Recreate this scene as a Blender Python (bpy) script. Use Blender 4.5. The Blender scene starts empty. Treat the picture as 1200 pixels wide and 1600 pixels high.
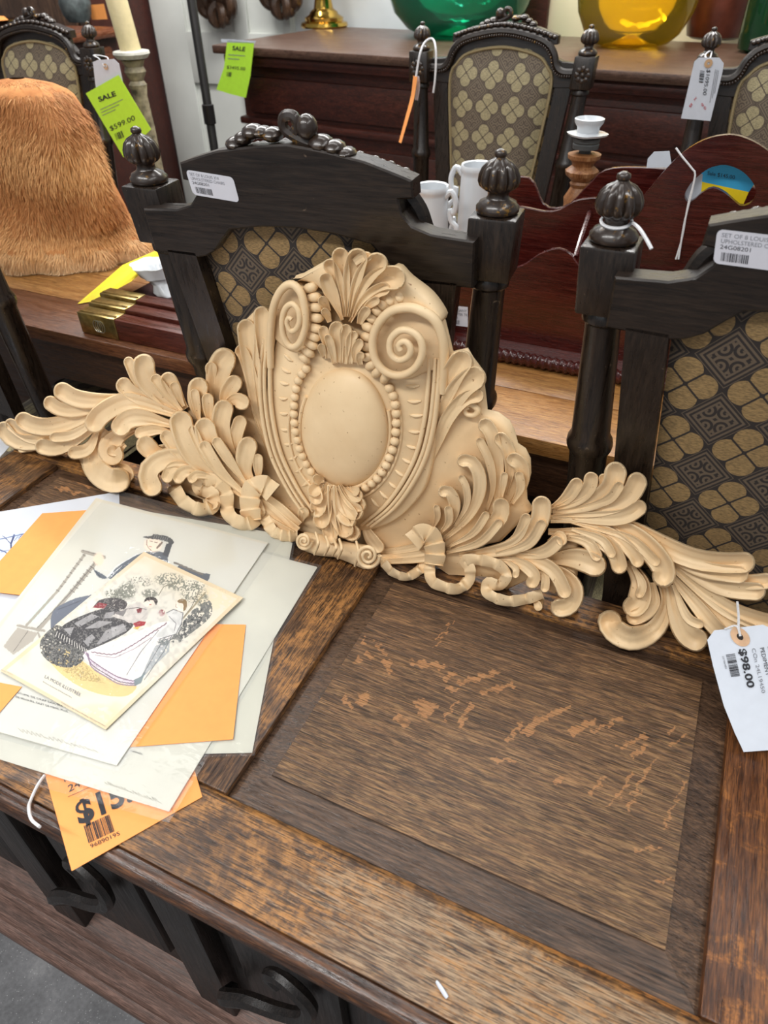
import bpy, bmesh, math, random
import numpy as np
from mathutils import Vector, Matrix
random.seed(7); RNG = np.random.default_rng(5)
S = bpy.context.scene
# ---------------------------------------------------------------- camera
F = 1093.96; HC = 1.40
RX = np.array([0.90683971, 0.25428158, -0.33612887]); RY = np.array([0.42113662, -0.57864955, 0.69843299]); RZ = np.array([-0.01690217, -0.77492295, -0.63182967])
RM = np.array([RX, RY, RZ]); CAM = np.array([0, 0, HC])
cd = bpy.data.cameras.new('camera'); cam = bpy.data.objects.new('camera', cd); S.collection.objects.link(cam)
r_, u_, b_ = RM @ [1, 0, 0], RM @ [0, -1, 0], RM @ [0, 0, -1]
cam.matrix_world = Matrix(((r_[0], u_[0], b_[0], 0), (r_[1], u_[1], b_[1], 0), (r_[2], u_[2], b_[2], HC), (0, 0, 0, 1)))
cd.sensor_fit = 'VERTICAL'; cd.sensor_height = 36; cd.lens = F / 1600 * 36; cd.clip_start = .02
cd.dof.use_dof = True; cd.dof.focus_distance = .98; cd.dof.aperture_fstop = 7
S.camera = cam
# ---------------------------------------------------------------- light
wd = bpy.data.worlds.new('world'); S.world = wd; wd.use_nodes = True
wd.node_tree.nodes['Background'].inputs[0].default_value = (.9, .95, 1, 1); wd.node_tree.nodes['Background'].inputs[1].default_value = .22
def area(name, loc, sx, sy, power, col, rot=(0, 0, 0)):
    l = bpy.data.lights.new(name, 'AREA'); l.shape = 'RECTANGLE'; l.size = sx; l.size_y = sy; l.energy = power; l.color = col
    o = bpy.data.objects.new(name, l); S.collection.objects.link(o); o.location = loc; o.rotation_euler = rot; return o
area('ceiling_tube_light', (-1.0, 1.1, 3.0), 2.6, .35, 16, (1, .985, .96))
area('ceiling_tube_light', (1.2, -.2, 3.0), .35, 2.6, 20, (1, .985, .96))
area('ceiling_tube_light', (-1.1, -1.0, 3.0), 2.6, .35, 78, (1, .985, .96), (math.radians(-12), 0, 0))
area('ceiling_tube_light', (-.9, 2.75, 3.0), 2.6, .35, 75, (1, .985, .96))
area('ceiling_tube_light', (-2.5, 2.7, 3.0), .35, 2.0, 42, (1, .985, .96))  # extra tube, added to brighten the back door
area('front_fill', (-.8, -2.6, 1.9), 3.2, 1.7, 10, (.93, .97, 1), (math.radians(82), 0, 0))  # added soft fill behind the camera, lifts the upright faces
vs = S.view_settings; vs.view_transform = 'Standard'; vs.look = 'None'; vs.gamma = 1; vs.use_curve_mapping = False; vs.exposure = .36
# ---------------------------------------------------------------- maths
def ray(x, y): return RM @ np.array([x - 600., y - 800., F])
def onz(x, y, z): d = ray(x, y); return CAM + d * ((z - HC) / d[2])
def ony(x, y, Y): d = ray(x, y); return CAM + d * (Y / d[1])
def onpl(x, y, p, n):
    d = ray(x, y); return CAM + d * (np.dot(np.array(p) - CAM, n) / np.dot(d, n))
def proj(P):
    q = (np.asarray(P, float) - CAM) @ RM; return np.stack([600 + F * q[..., 0] / q[..., 2], 800 + F * q[..., 1] / q[..., 2]], -1)
def spline(pts, n):
    P = np.array(pts, float); m = len(P)
    if m == 2: return P[0] + (P[1] - P[0]) * np.linspace(0, 1, n)[:, None]
    Q = np.vstack([2 * P[0] - P[1], P, 2 * P[-1] - P[-2]])
    L = []
    for k in range(400):
        t = k / 399 * (m - 1); i = min(int(t), m - 2); t -= i
        a, b, c, d = Q[i:i + 4]
        L.append(.5 * (2 * b + (c - a) * t + (2 * a - 5 * b + 4 * c - d) * t * t + (3 * b - a - 3 * c + d) * t ** 3))
    L = np.array(L); s = np.r_[0, np.cumsum(np.linalg.norm(np.diff(L, axis=0), axis=1))]
    u = np.linspace(0, s[-1], n); return np.stack([np.interp(u, s, L[:, k]) for k in range(L.shape[1])], 1)
def lin(c):
    c = np.asarray(c, float) / 255; return np.where(c < .04045, c / 12.92, ((c + .055) / 1.055) ** 2.4)
def L4(r, g, b): return (*[float(v) for v in lin((r, g, b))], 1)
def smooth(a, b, x): t = np.clip((x - a) / (b - a), 0, 1); return t * t * (3 - 2 * t)
# ---------------------------------------------------------------- objects
ORG = {}; ROT = {}; SMALL = {'lettering', 'small_print', 'handwriting', 'dotted_line', 'bead_row', 'crest_leaf_row', 'rosette'}
def empty(name, loc, label=None, cat=None, group=None, rz=0):
    o = bpy.data.objects.new(name, None); S.collection.objects.link(o); o.location = loc; o.rotation_euler[2] = rz
    o.empty_display_size = .05; ORG[o] = np.array(loc, float); tag(o, label, cat, group); return o
def tag(o, label=None, cat=None, group=None, kind=None):
    for k, v in (('label', label), ('category', cat), ('group', group), ('kind', kind)):
        if v: o[k] = v
    return o
def mesh_obj(name, me, m, parent=None):
    o = bpy.data.objects.new(name, me); S.collection.objects.link(o)
    if m is not None and not me.materials: me.materials.append(m)
    if parent is not None: o.parent = parent; ORG[o] = ORG[parent]; ROT[o] = ROT.get(parent, 0)
    else: ORG[o] = np.zeros(3)
    return o
class MB:
    def __init__(s): s.v = []; s.f = []; s.uv = None
    def add(s, V, Fc):
        b = len(s.v); s.v += np.asarray(V, float).tolist(); s.f += [tuple(b + i for i in q) for q in Fc]; return s
    def grid(s, G, cu=False, cv=False):            # G[i][j] 3D points
        G = np.asarray(G, float); n, m = G.shape[:2]; Fc = []
        for i in range(n if cu else n - 1):
            for j in range(m if cv else m - 1):
                a, b = i, (i + 1) % n; c, d = j, (j + 1) % m
                Fc.append((a * m + c, b * m + c, b * m + d, a * m + d))
        return s.add(G.reshape(-1, 3), Fc)
    def box(s, x0, x1, y0, y1, z0, z1, bev=0, fn=None):
        if bev <= 0:
            V = [(x, y, z) for x in (x0, x1) for y in (y0, y1) for z in (z0, z1)]
            Fc = [(0, 1, 3, 2), (4, 6, 7, 5), (0, 4, 5, 1), (2, 3, 7, 6), (0, 2, 6, 4), (1, 5, 7, 3)]
        else:
            bm = bmesh.new(); bmesh.ops.create_cube(bm, size=1)
            for q in bm.verts: q.co = ((x0 + x1) / 2 + q.co.x * (x1 - x0), (y0 + y1) / 2 + q.co.y * (y1 - y0), (z0 + z1) / 2 + q.co.z * (z1 - z0))
            bmesh.ops.bevel(bm, geom=bm.edges[:], offset=bev, segments=2, profile=.5, affect='EDGES')
            bm.verts.ensure_lookup_table(); V = [tuple(q.co) for q in bm.verts]; Fc = [tuple(q.index for q in f.verts) for f in bm.faces]; bm.free()
        if fn: V = [fn(*p) for p in V]
        return s.add(V, Fc)
    def lathe(s, prof, c=(0, 0, 0), seg=24, rf=None, fn=None, axis='z', cap=True):
        G = []
        for r, h in prof:
            row = []
            for k in range(seg):
                a = 2 * math.pi * k / seg; q = r * (rf(a, h) if rf else 1)
                p = (q * math.cos(a), q * math.sin(a), h)
                if axis == 'x': p = (p[2], p[0], p[1])
                if axis == 'y': p = (p[0], p[2], p[1])
                p = (p[0] + c[0], p[1] + c[1], p[2] + c[2]); row.append(fn(*p) if fn else p)
            G.append(row)
        b = len(s.v); s.grid(G, cv=True)
        if cap:
            n = len(prof); s.f.append(tuple(b + k for k in range(seg))[::-1]); s.f.append(tuple(b + (n - 1) * seg + k for k in range(seg)))
        return s
    def tube(s, pts, r, seg=8, cap=True, closed=False, flat=None):
        P = np.array(pts, float); n = len(P); rr = np.broadcast_to(np.asarray(r, float), (n,))
        T = np.gradient(P, axis=0) if not closed else np.roll(P, -1, 0) - np.roll(P, 1, 0)
        T /= np.linalg.norm(T, axis=1)[:, None] + 1e-12
        u = np.cross(T[0], [0, 0, 1.]);
        if np.linalg.norm(u) < .1: u = np.cross(T[0], [0, 1., 0])
        u /= np.linalg.norm(u); G = []
        for i in range(n):
            u = u - T[i] * np.dot(u, T[i]); u /= np.linalg.norm(u); w = np.cross(T[i], u)
            G.append([P[i] + rr[i] * (math.cos(2 * math.pi * k / seg) * u + math.sin(2 * math.pi * k / seg) * w) for k in range(seg)])
        b = len(s.v); s.grid(G, cu=closed, cv=True)
        if cap and not closed: s.f.append(tuple(b + k for k in range(seg))[::-1]); s.f.append(tuple(b + (n - 1) * seg + k for k in range(seg)))
        return s
    def prism(s, poly, fn, d0, d1, bev=0):            # poly 2D, fn(a,b,d)->3D
        n = len(poly); A = np.array(poly, float)
        ar = .5 * np.sum(A[:, 0] * np.roll(A[:, 1], -1) - A[:, 1] * np.roll(A[:, 0], -1))
        if ar < 0: A = A[::-1]
        def inset(k):
            e = np.roll(A, -1, 0) - A; e /= np.linalg.norm(e, axis=1)[:, None] + 1e-12; nn = np.stack([-e[:, 1], e[:, 0]], 1)
            m = nn + np.roll(nn, 1, 0); m /= np.maximum(np.sum(m * m, 1) / 2, .5)[:, None]; return A + m * k
        rings = [(A, d0), (A, d1)] if not bev else [(inset(bev), d0), (A, d0 + np.sign(d1 - d0) * bev), (A, d1 - np.sign(d1 - d0) * bev), (inset(bev), d1)]
        b = len(s.v); s.grid([[fn(p[0], p[1], d) for p in R_] for R_, d in rings], cv=True)
        s.f.append(tuple(b + k for k in range(n))[::-1]); s.f.append(tuple(b + (len(rings) - 1) * n + k for k in range(n))); return s
    def ball(s, c, r, seg=12, rings=8, fn=None):
        r = np.broadcast_to(np.asarray(r, float), (3,))
        G = [[(c[0] + r[0] * math.sin(t) * math.cos(a), c[1] + r[1] * math.sin(t) * math.sin(a), c[2] + r[2] * math.cos(t)) for a in np.arange(seg) * 2 * math.pi / seg] for t in np.linspace(.03, math.pi - .03, rings)]
        b = len(s.v); s.grid(G, cv=True)
        s.f.append(tuple(b + k for k in range(seg))[::-1]); s.f.append(tuple(b + (rings - 1) * seg + k for k in range(seg))); return s
    def build(s, name, m, parent=None, smooth_=True, angle=40, recalc=True):
        me = bpy.data.meshes.new(name); off = ORG[parent] if parent is not None else np.zeros(3)
        V = np.array(s.v, float)
        if parent is not None and parent.name == 'carved_pediment': V[:, 2] = np.maximum(V[:, 2], TZ + .0006)
        V = V - off
        if parent is not None and ROT.get(parent): c_, s_ = math.cos(ROT[parent]), math.sin(ROT[parent]); V = np.stack([V[:, 0] * c_ + V[:, 1] * s_, V[:, 1] * c_ - V[:, 0] * s_, V[:, 2]], 1)
        me.from_pydata(V.tolist(), [], s.f)
        if recalc: bm = bmesh.new(); bm.from_mesh(me); bmesh.ops.recalc_face_normals(bm, faces=bm.faces[:]); bm.to_mesh(me); bm.free()
        if smooth_:
            me.polygons.foreach_set('use_smooth', [True] * len(me.polygons)); me.set_sharp_from_angle(angle=math.radians(angle))
        me.update(); o = mesh_obj(name, me, m, parent)
        if name in SMALL: o['kind'] = 'stuff'
        return o
def copy_tree(o, parent=None):
    c = o.copy(); S.collection.objects.link(c); c.parent = parent; ORG[c] = ORG[o]
    for ch in list(o.children): copy_tree(ch, c)
    return c
# ---------------------------------------------------------------- materials
class NT:
    def __init__(s, name):
        s.m = bpy.data.materials.new(name); s.m.use_nodes = True; s.t = s.m.node_tree; s.b = s.t.nodes['Principled BSDF']; s.out = s.t.nodes['Material Output']
    def n(s, ty, ins={}, out=0, **pr):
        x = s.t.nodes.new('ShaderNode' + ty)
        for k, v in pr.items(): setattr(x, k, v)
        for k, v in ins.items(): s.put(x.inputs[k], v)
        return x.outputs[out]
    def put(s, i, v):
        if isinstance(v, bpy.types.NodeSocket): s.t.links.new(v, i)
        else: i.default_value = v
    def m_(s, op, a, b=0., c=0.): return s.n('Math', {0: a, 1: b, 2: c}, operation=op)
    def ramp(s, f, st, interp='LINEAR'):
        x = s.t.nodes.new('ShaderNodeValToRGB'); x.color_ramp.interpolation = interp; e = x.color_ramp.elements
        while len(e) < len(st): e.new(.5)
        for q, (p, c) in zip(e, st): q.position = p; q.color = c if len(c) == 4 else (*c, 1)
        s.t.links.new(f, x.inputs[0]); return x.outputs[0]
    def mix(s, f, a, b, bt='MIX'):
        x = s.t.nodes.new('ShaderNodeMix'); x.data_type = 'RGBA'; x.blend_type = bt
        s.put(x.inputs[0], f); s.put(x.inputs[6], a); s.put(x.inputs[7], b); return x.outputs[2]
    def obj(s): return s.n('TexCoord', out='Object')
    def mapv(s, v, scale, rot=(0, 0, 0), loc=(0, 0, 0)): return s.n('Mapping', {'Vector': v, 'Scale': scale, 'Rotation': rot, 'Location': loc})
    def noise(s, v, sc, det=3, rough=.55, dist=0, out=0): return s.n('TexNoise', {'Vector': v, 'Scale': sc, 'Detail': det, 'Roughness': rough, 'Distortion': dist}, out=out)
    def bump(s, h, st=.3, d=.002): s.put(s.b.inputs['Normal'], s.n('Bump', {'Height': h, 'Strength': st, 'Distance': d}))
    def set(s, **k):
        for a, v in k.items(): s.put(s.b.inputs[a.replace('_', ' ')], v)
        return s
W1 = (1, 1, 1, 1); K1 = (0, 0, 0, 1)
def plain(name, c, rough=.5, metal=0, var=.12, sc=60, bump=0, **k):
    N = NT(name); o = N.obj(); f = N.noise(o, sc, 4)
    c = L4(*c); d = tuple(v * (1 - var * 2) for v in c[:3]) + (1,); e = tuple(min(1, v * (1 + var)) for v in c[:3]) + (1,)
    N.set(Base_Color=N.ramp(f, [(.3, d), (.7, e)]), Roughness=rough, Metallic=metal)
    if bump: N.bump(f, bump, .002)
    for a, v in k.items(): N.set(**{a: v})
    return N.m
def wood(name, dark, mid, light, axis=0, sc=1., rough=.42, pore=.6, wear=None, wear_c=(0, 0, 0), seed=0, bump=.35, attr=None, coat=0):
    N = NT(name); o = N.mapv(N.obj(), (1, 1, 1), loc=(seed * 1.7, seed * .9, seed * .4))
    def st(al, ac): v = [ac] * 3; v[axis] = al; return N.mapv(o, tuple(q * sc for q in v))
    wob = N.noise(N.mapv(o, (3, 3, 3)), 1.5, 2)
    g = N.noise(st(3, 45), 1, 6, .62, .4); fine = N.noise(st(38, 700), 1, 3, .6)
    g2 = N.noise(st(14, 210), 1, 4, .6, .2); g3 = N.noise(st(42, 500), 1, 3, .65)
    a = N.m_('ADD', N.m_('ADD', N.m_('MULTIPLY', g, .28), N.m_('MULTIPLY', g2, .30)), N.m_('MULTIPLY', g3, .42))
    col = N.ramp(a, [(.39, L4(*dark)), (.5, L4(*mid)), (.61, L4(*light))])
    col = N.mix(N.m_('MULTIPLY', N.ramp(wob, [(.35, K1), (.7, W1)]), .3), col, L4(*dark))
    if wear:                                            # worn, rubbed-through varnish
        wm = N.ramp(N.noise(N.mapv(o, (1, 1, 1)), wear[0], 5, .65, .8), [(wear[1], K1), (wear[1] + wear[2], W1)])
        wm = N.m_('MULTIPLY', wm, N.ramp(N.m_('ADD', N.m_('MULTIPLY', g2, .5), N.m_('MULTIPLY', N.noise(N.mapv(o, (1, 1, 1)), wear[0] * 14, 4, .7), .5)), [(.42, K1), (.56, W1)])); col = N.mix(wm, col, L4(*wear_c))
    if attr:                                            # painted marks with a shape of their own
        at = N.n('Attribute', {}, attribute_name='mark', out='Color'); sp = N.t.nodes.new('ShaderNodeSeparateColor'); N.t.links.new(at, sp.inputs[0])
        jit = N.m_('ADD', sp.outputs[0], N.m_('MULTIPLY', N.m_('SUBTRACT', N.noise(N.mapv(o, (130, 130, 130)), 1, 4, .65, .6), .5), 1.5))
        col = N.mix(N.m_('MULTIPLY', N.ramp(jit, [(.42, K1), (.8, W1)]), .8), col, L4(*attr[0]))
        jit2 = N.m_('ADD', sp.outputs[1], N.m_('MULTIPLY', N.m_('SUBTRACT', N.noise(st(40, 420), 1, 4, .65), .5), 1.9))
        col = N.mix(N.m_('MULTIPLY', N.ramp(jit2, [(.35, K1), (.8, W1)]), .8), col, L4(*attr[1]))
    pm = N.m_('MULTIPLY', N.ramp(fine, [(.52, K1), (.585, W1)]), pore)
    col = N.mix(pm, col, tuple(float(v) * .35 for v in lin(dark)) + (1,))
    N.set(Base_Color=col, Roughness=N.ramp(g2, [(.3, (rough - .1,) * 3), (.7, (rough + .15,) * 3)]))
    if coat: N.set(Coat_Weight=coat, Coat_Roughness=.15)
    N.bump(N.m_('ADD', N.m_('MULTIPLY', fine, -.8), g2), bump, .0012); return N.m
# ================================================================ setting
def concrete():
    N = NT('concrete'); o = N.obj(); a = N.noise(o, 9, 6, .6); b = N.noise(o, 140, 3)
    sp = N.n('TexVoronoi', {'Vector': o, 'Scale': 160.})
    c = N.ramp(N.m_('ADD', N.m_('MULTIPLY', a, .7), N.m_('MULTIPLY', b, .3)), [(.3, L4(72, 72, 74)), (.55, L4(108, 108, 110)), (.75, L4(140, 140, 140))])
    N.set(Base_Color=N.mix(N.ramp(sp, [(.05, W1), (.16, K1)]), c, L4(165, 165, 165)), Roughness=.8); N.bump(b, .4); return N.m
fl = MB().box(-4.5, 2.2, -1.5, 5.2, -.06, 0).build('floor', concrete(), smooth_=False); tag(fl, kind='structure')
M_wall = plain('wall_paint', (206, 210, 212), .6, var=.04, sc=3)
wb = MB().box(-2.48, 2.2, 4.03, 4.13, 0, 3.2).build('wall_back', M_wall, smooth_=False); tag(wb, kind='structure')
# ================================================================ chest
TZ = .68
OAK = dict(dark=(48, 31, 21), mid=(84, 59, 40), light=(134, 96, 62))
M_railx = wood('oak_rail_long', **OAK, axis=0, attr=((170, 112, 58), (168, 142, 112)), wear=(8, .42, .12), wear_c=(166, 116, 62), pore=.75, rough=.36, bump=.7)
M_raily = wood('oak_stile', **OAK, axis=1, wear=(11, .47, .12), wear_c=(160, 112, 62), pore=.75, seed=3, rough=.38, bump=.7)
M_stile2 = wood('oak_stile_worn', (56, 30, 16), (98, 58, 30), (140, 88, 46), axis=1, wear=(26, .55, .1), wear_c=(158, 100, 46), pore=.6, seed=8, rough=.33, bump=.7)
M_field = wood('oak_panel', (56, 40, 29), (98, 72, 51), (154, 115, 77), axis=0, attr=((172, 122, 78), (160, 125, 84)), pore=.7, seed=5, rough=.4, bump=.8)
M_bevx = wood('oak_bevel', (44, 33, 26), (82, 62, 48), (116, 88, 65), axis=0, pore=.5, seed=6, rough=.3)
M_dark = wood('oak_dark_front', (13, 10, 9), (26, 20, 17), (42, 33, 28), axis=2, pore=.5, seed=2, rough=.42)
M_plinth = wood('oak_plinth', (62, 44, 36), (100, 75, 65), (132, 102, 90), axis=0, pore=.35, seed=4, rough=.55)
M_nose = wood('oak_nosing', (36, 22, 15), (68, 42, 26), (116, 74, 42), axis=0, pore=.5, seed=9, rough=.25)
chest = empty('oak_chest', (-.415, .46, 0), 'dark old oak chest with panelled lid under the prints and carved pediment', 'chest')
X0, X1, YF, YB = -1.09, .27, .191, .742
LPX = (-.98, -.46); CPX = (-.336, .154); OY = (.284, .682)
def caps(Pp, L):
    x, y = Pp[:, 0], Pp[:, 1]; Pp = np.stack([x + 2.6 * np.sin(y * .31 + 1.7 * np.sin(x * .13)) + 1.6 * np.sin(x * .47 + y * .6), y + 2.4 * np.sin(x * .27 + 2 * np.sin(y * .17)) + 1.5 * np.sin(x * .7 - y * .4)], 1)
    m = np.zeros(len(Pp))
    for ax, ay, bx, by, r in L:
        a = np.array([ax, ay]); d = np.array([bx - ax, by - ay]); t = np.clip(((Pp - a) @ d) / (d @ d + 1e-9), 0, 1)
        q = np.linalg.norm(Pp - a - t[:, None] * d, axis=1); m = np.maximum(m, 1 - smooth(r * .5, r * 1.35, q))
    return m
FL1 = [(595,390,600,400,10),(645,405,685,445,12),(610,440,620,455,14),(570,460,570,480,14),(690,480,700,520,18),(800,485,925,500,14),(920,550,965,525,12),(990,565,1140,525,12),(1080,605,1195,575,12),(930,595,975,590,9),(515,620,540,665,10),(580,640,610,610,14),(590,620,600,655,12),(820,650,880,660,20),(830,680,860,690,22),(735,705,775,735,16),(980,640,920,720,7),(1030,660,985,740,12),(960,310,880,425,4)]
FL2 = [(290,465,330,425,18),(330,430,450,370,12),(225,505,270,430,10),(460,465,540,430,16),(540,465,650,410,8),(640,525,740,480,9),(690,555,750,515,8),(830,475,845,450,7),(840,515,880,480,8),(690,700,775,570,8),(640,710,690,620,7),(400,655,435,635,9),(530,700,580,640,7),(810,820,890,650,7),(170,570,250,570,8),(700,910,800,900,8),(780,1025,850,1020,6),(670,755,720,690,7),(600,740,640,700,5)]
FLK = [(340 + a / 2.609, 850 + b / 2.609, 340 + c / 2.609, 850 + d / 2.609, r / 2.609) for a, b, c, d, r in FL1] + [(700 + a / 2.4, 950 + b / 2.4, 700 + c / 2.4, 950 + d / 2.4, r / 2.4) for a, b, c, d, r in FL2]
def marked_grid(mb_name, G, m, parent, red=None, green=None, extra=None):
    G = np.asarray(G, float); P = proj(G.reshape(-1, 3)); n0 = len(P)
    mb = MB().grid(G)
    if extra: extra(mb)
    o = mb.build(mb_name, m, parent)
    a = o.data.color_attributes.new('mark', 'FLOAT_COLOR', 'POINT'); c = np.zeros((len(o.data.vertices), 4)); c[:, 3] = 1
    if red is not None: c[:n0, 0] = red(P)
    if green is not None: c[:n0, 1] = green(P)
    a.data.foreach_set('color', c.ravel()); return o
def ring(mb, x0, x1, y0, y1, bw, z1, z0):       # fielded bevel from (inner,z1) to (outer,z0)
    I = [(x0 + bw, y0 + bw, z1), (x1 - bw, y0 + bw, z1), (x1 - bw, y1 - bw, z1), (x0 + bw, y1 - bw, z1)]
    O_ = [(x0 - .01, y0 - .01, z0), (x1 + .01, y0 - .01, z0), (x1 + .01, y1 + .01, z0), (x0 - .01, y1 + .01, z0)]
    I2 = [(p[0], p[1], z1 - .002) for p in I]
    b = len(mb.v); mb.v += I + I2 + O_
    for k in range(4):
        l = (k + 1) % 4; mb.f += [(b + k, b + l, b + 4 + l, b + 4 + k), (b + 4 + k, b + 4 + l, b + 8 + l, b + 8 + k)]
for i, (a, b) in enumerate((LPX, CPX)):
    bw = .034; fx = np.linspace(a + bw, b - bw, 220); fy = np.linspace(OY[0] + .04, OY[1] - .026, 180)
    G = [[(x, y, TZ) for y in fy] for x in fx]
    red = (lambda P: caps(P, FLK)) if i else (lambda P: caps(P, [(120, 752, 180, 768, 3), (90, 762, 120, 770, 3), (130, 748, 150, 752, 2)]))
    def grn(P): return .30 + .12 * smooth(1000, 1300, P[:, 1]) - .18 * smooth(1060, 980, P[:, 1])
    o = marked_grid('raised_panel', G, M_field, chest, red, grn)
    mb = MB(); z0, z1 = TZ - .013, TZ - .003
    I = [(a + bw, OY[0] + .04), (b - bw, OY[0] + .04), (b - bw, OY[1] - .026), (a + bw, OY[1] - .026)]; O_ = [(a - .012, OY[0] - .012), (b + .012, OY[0] - .012), (b + .012, OY[1] + .012), (a - .012, OY[1] + .012)]
    mb.v += [(x, y, TZ) for x, y in I] + [(x, y, z1) for x, y in I] + [(x, y, z0) for x, y in O_]
    for k in range(4):
        l = (k + 1) % 4; mb.f += [(k, l, 4 + l, 4 + k), (4 + k, 4 + l, 8 + l, 8 + k)]
    mb.build('panel_bevel', M_bevx, o, smooth_=False)
def bar(name, x0, x1, y0, y1, m, bev=.0025): return MB().box(x0, x1, y0, y1, TZ - .022, TZ, bev).build(name, m, chest)
# front rail with worn top
fx = np.linspace(X0, X1, 420); yy = np.linspace(YF, OY[0], 26)
prof = lambda y: TZ - .0045 * smooth(OY[0] - .007, OY[0], y)
def rail_extra(mb):
    n = len(mb.v)
    mb.v += [(X0, OY[0], TZ - .022), (X1, OY[0], TZ - .022), (X0, OY[0], TZ - .0045), (X1, OY[0], TZ - .0045), (X0, YF, TZ - .03), (X1, YF, TZ - .03), (X0, YF, TZ), (X1, YF, TZ)]
    mb.f += [(n, n + 1, n + 3, n + 2), (n + 4, n + 5, n + 7, n + 6), (n, n + 1, n + 5, n + 4), (n, n + 2, n + 6, n + 4), (n + 1, n + 3, n + 7, n + 5)]
def pale(P):
    t = smooth(330, 640, P[:, 0] + 40 * np.sin(P[:, 1] * .06)) * .46 + .12
    return t * (1 - .6 * smooth(.0, 1, caps(P, [(350, 1240, 1095, 1592, 16)])))
marked_grid('front_rail', [[(x, y, prof(y)) for y in yy] for x in fx], M_railx, chest, lambda P: caps(P, [(480, 1290, 1090, 1588, 9)]) * .9, pale, rail_extra)
bar('back_rail', X0, X1, OY[1], YB, M_railx)
bar('stile', X0, LPX[0], OY[0], OY[1], M_raily); bar('stile', LPX[1], CPX[0], OY[0], OY[1], M_raily); bar('stile', CPX[1], X1, OY[0], OY[1], M_stile2)
# nosing, body, front framing, plinth
def along(prof, x0, x1): return [[(x, y, z) for y, z in prof] for x in (x0, x1)]
MB().grid(along([(YF + .002, TZ - .004), (YF, TZ - .003), (YF - .004, TZ - .001), (YF - .011, TZ - .001), (YF - .018, TZ - .006), (YF - .021, TZ - .013), (YF - .018, TZ - .021), (YF - .008, TZ - .026), (YF + .006, TZ - .028), (YF + .012, TZ - .04), (YF + .03, TZ - .043)], X0 - .01, X1 + .01)).build('nosing', M_nose, chest, angle=60)
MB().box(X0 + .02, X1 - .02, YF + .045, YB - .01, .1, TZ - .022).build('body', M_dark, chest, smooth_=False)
for k in range(5):
    x = X0 + .03 + k * (X1 - X0 - .13) / 4
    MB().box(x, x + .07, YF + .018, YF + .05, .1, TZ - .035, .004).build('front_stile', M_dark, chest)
    if k < 4:
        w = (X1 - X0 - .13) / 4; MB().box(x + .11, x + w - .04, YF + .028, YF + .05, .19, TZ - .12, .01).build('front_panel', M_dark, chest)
        q = [(x + .085, YF + .02, .24), (x + .10, YF + .0, .3), (x + .14, YF + .002, .34), (x + .19, YF + .005, .36), (x + .23, YF + .006, .40), (x + .24, YF + .006, .46), (x + .21, YF + .008, .49), (x + .185, YF + .01, .47), (x + .195, YF + .01, .445)]
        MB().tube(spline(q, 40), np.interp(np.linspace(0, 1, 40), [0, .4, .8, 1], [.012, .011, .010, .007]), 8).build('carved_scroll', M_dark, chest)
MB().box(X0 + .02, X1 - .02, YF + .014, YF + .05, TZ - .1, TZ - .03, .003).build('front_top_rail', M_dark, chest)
MB().grid(along([(.24, 0), (.157, 0), (.153, .01), (.153, .035), (.158, .044), (.166, .047), (.168, .054), (.173, .06), (.182, .064), (.19, .072), (.194, .082), (.200, .084), (.203, .096), (.212, .104), (.24, .108)], X0 - .02, X1 + .02)).build('plinth', M_plinth, chest, angle=50)
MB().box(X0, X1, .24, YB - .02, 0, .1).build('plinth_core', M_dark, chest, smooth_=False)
# ================================================================ pediment
def plaster():
    N = NT('cream_plaster'); o = N.obj(); a = N.noise(o, 14, 4); b = N.noise(o, 420, 2); v = N.noise(o, 160, 2)
    c = N.ramp(a, [(.3, L4(219, 189, 146)), (.7, L4(232, 205, 164))])
    c = N.mix(N.ramp(v, [(.71, K1), (.76, W1)]), c, L4(158, 120, 82))
    N.set(Base_Color=c, Roughness=.52); N.bump(b, .12, .001); return N.m
M_pl = plaster()
P0 = np.array([-.372, .716, TZ]); TH = math.atan2(.022, .42)
PU = np.array([0, math.sin(TH), math.cos(TH)]); PN = np.array([0, -math.cos(TH), math.sin(TH)])
def ped(x, y, w): return onpl(x, y, P0 + PN * w, PN)
pedi = empty('carved_pediment', (-.372, .70, TZ), 'cream carved scroll and acanthus pediment leaning on the chairs', 'pediment')
CR = {'R1': (600, 600, 4), 'R2': (800, 680, 3), 'L1': (0, 530, 1200 / 420), 'B': (380, 650, 3), 'T': (380, 360, 3)}
def cv(k, pts):
    ox, oy, s = CR[k]; return [(ox + p[0] / s, oy + p[1] / s) for p in pts]
SJ = np.array([-1, -1, -.985, -.94, -.88, -.8, -.68, -.5, -.3, -.1, .1, .3, .5, .68, .8, .88, .94, .985, 1, 1])
def need(x, y): return float(np.dot(onz(x, y, TZ + .0015) - P0, PN))      # relief at which this outline point rests on the chest
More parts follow.
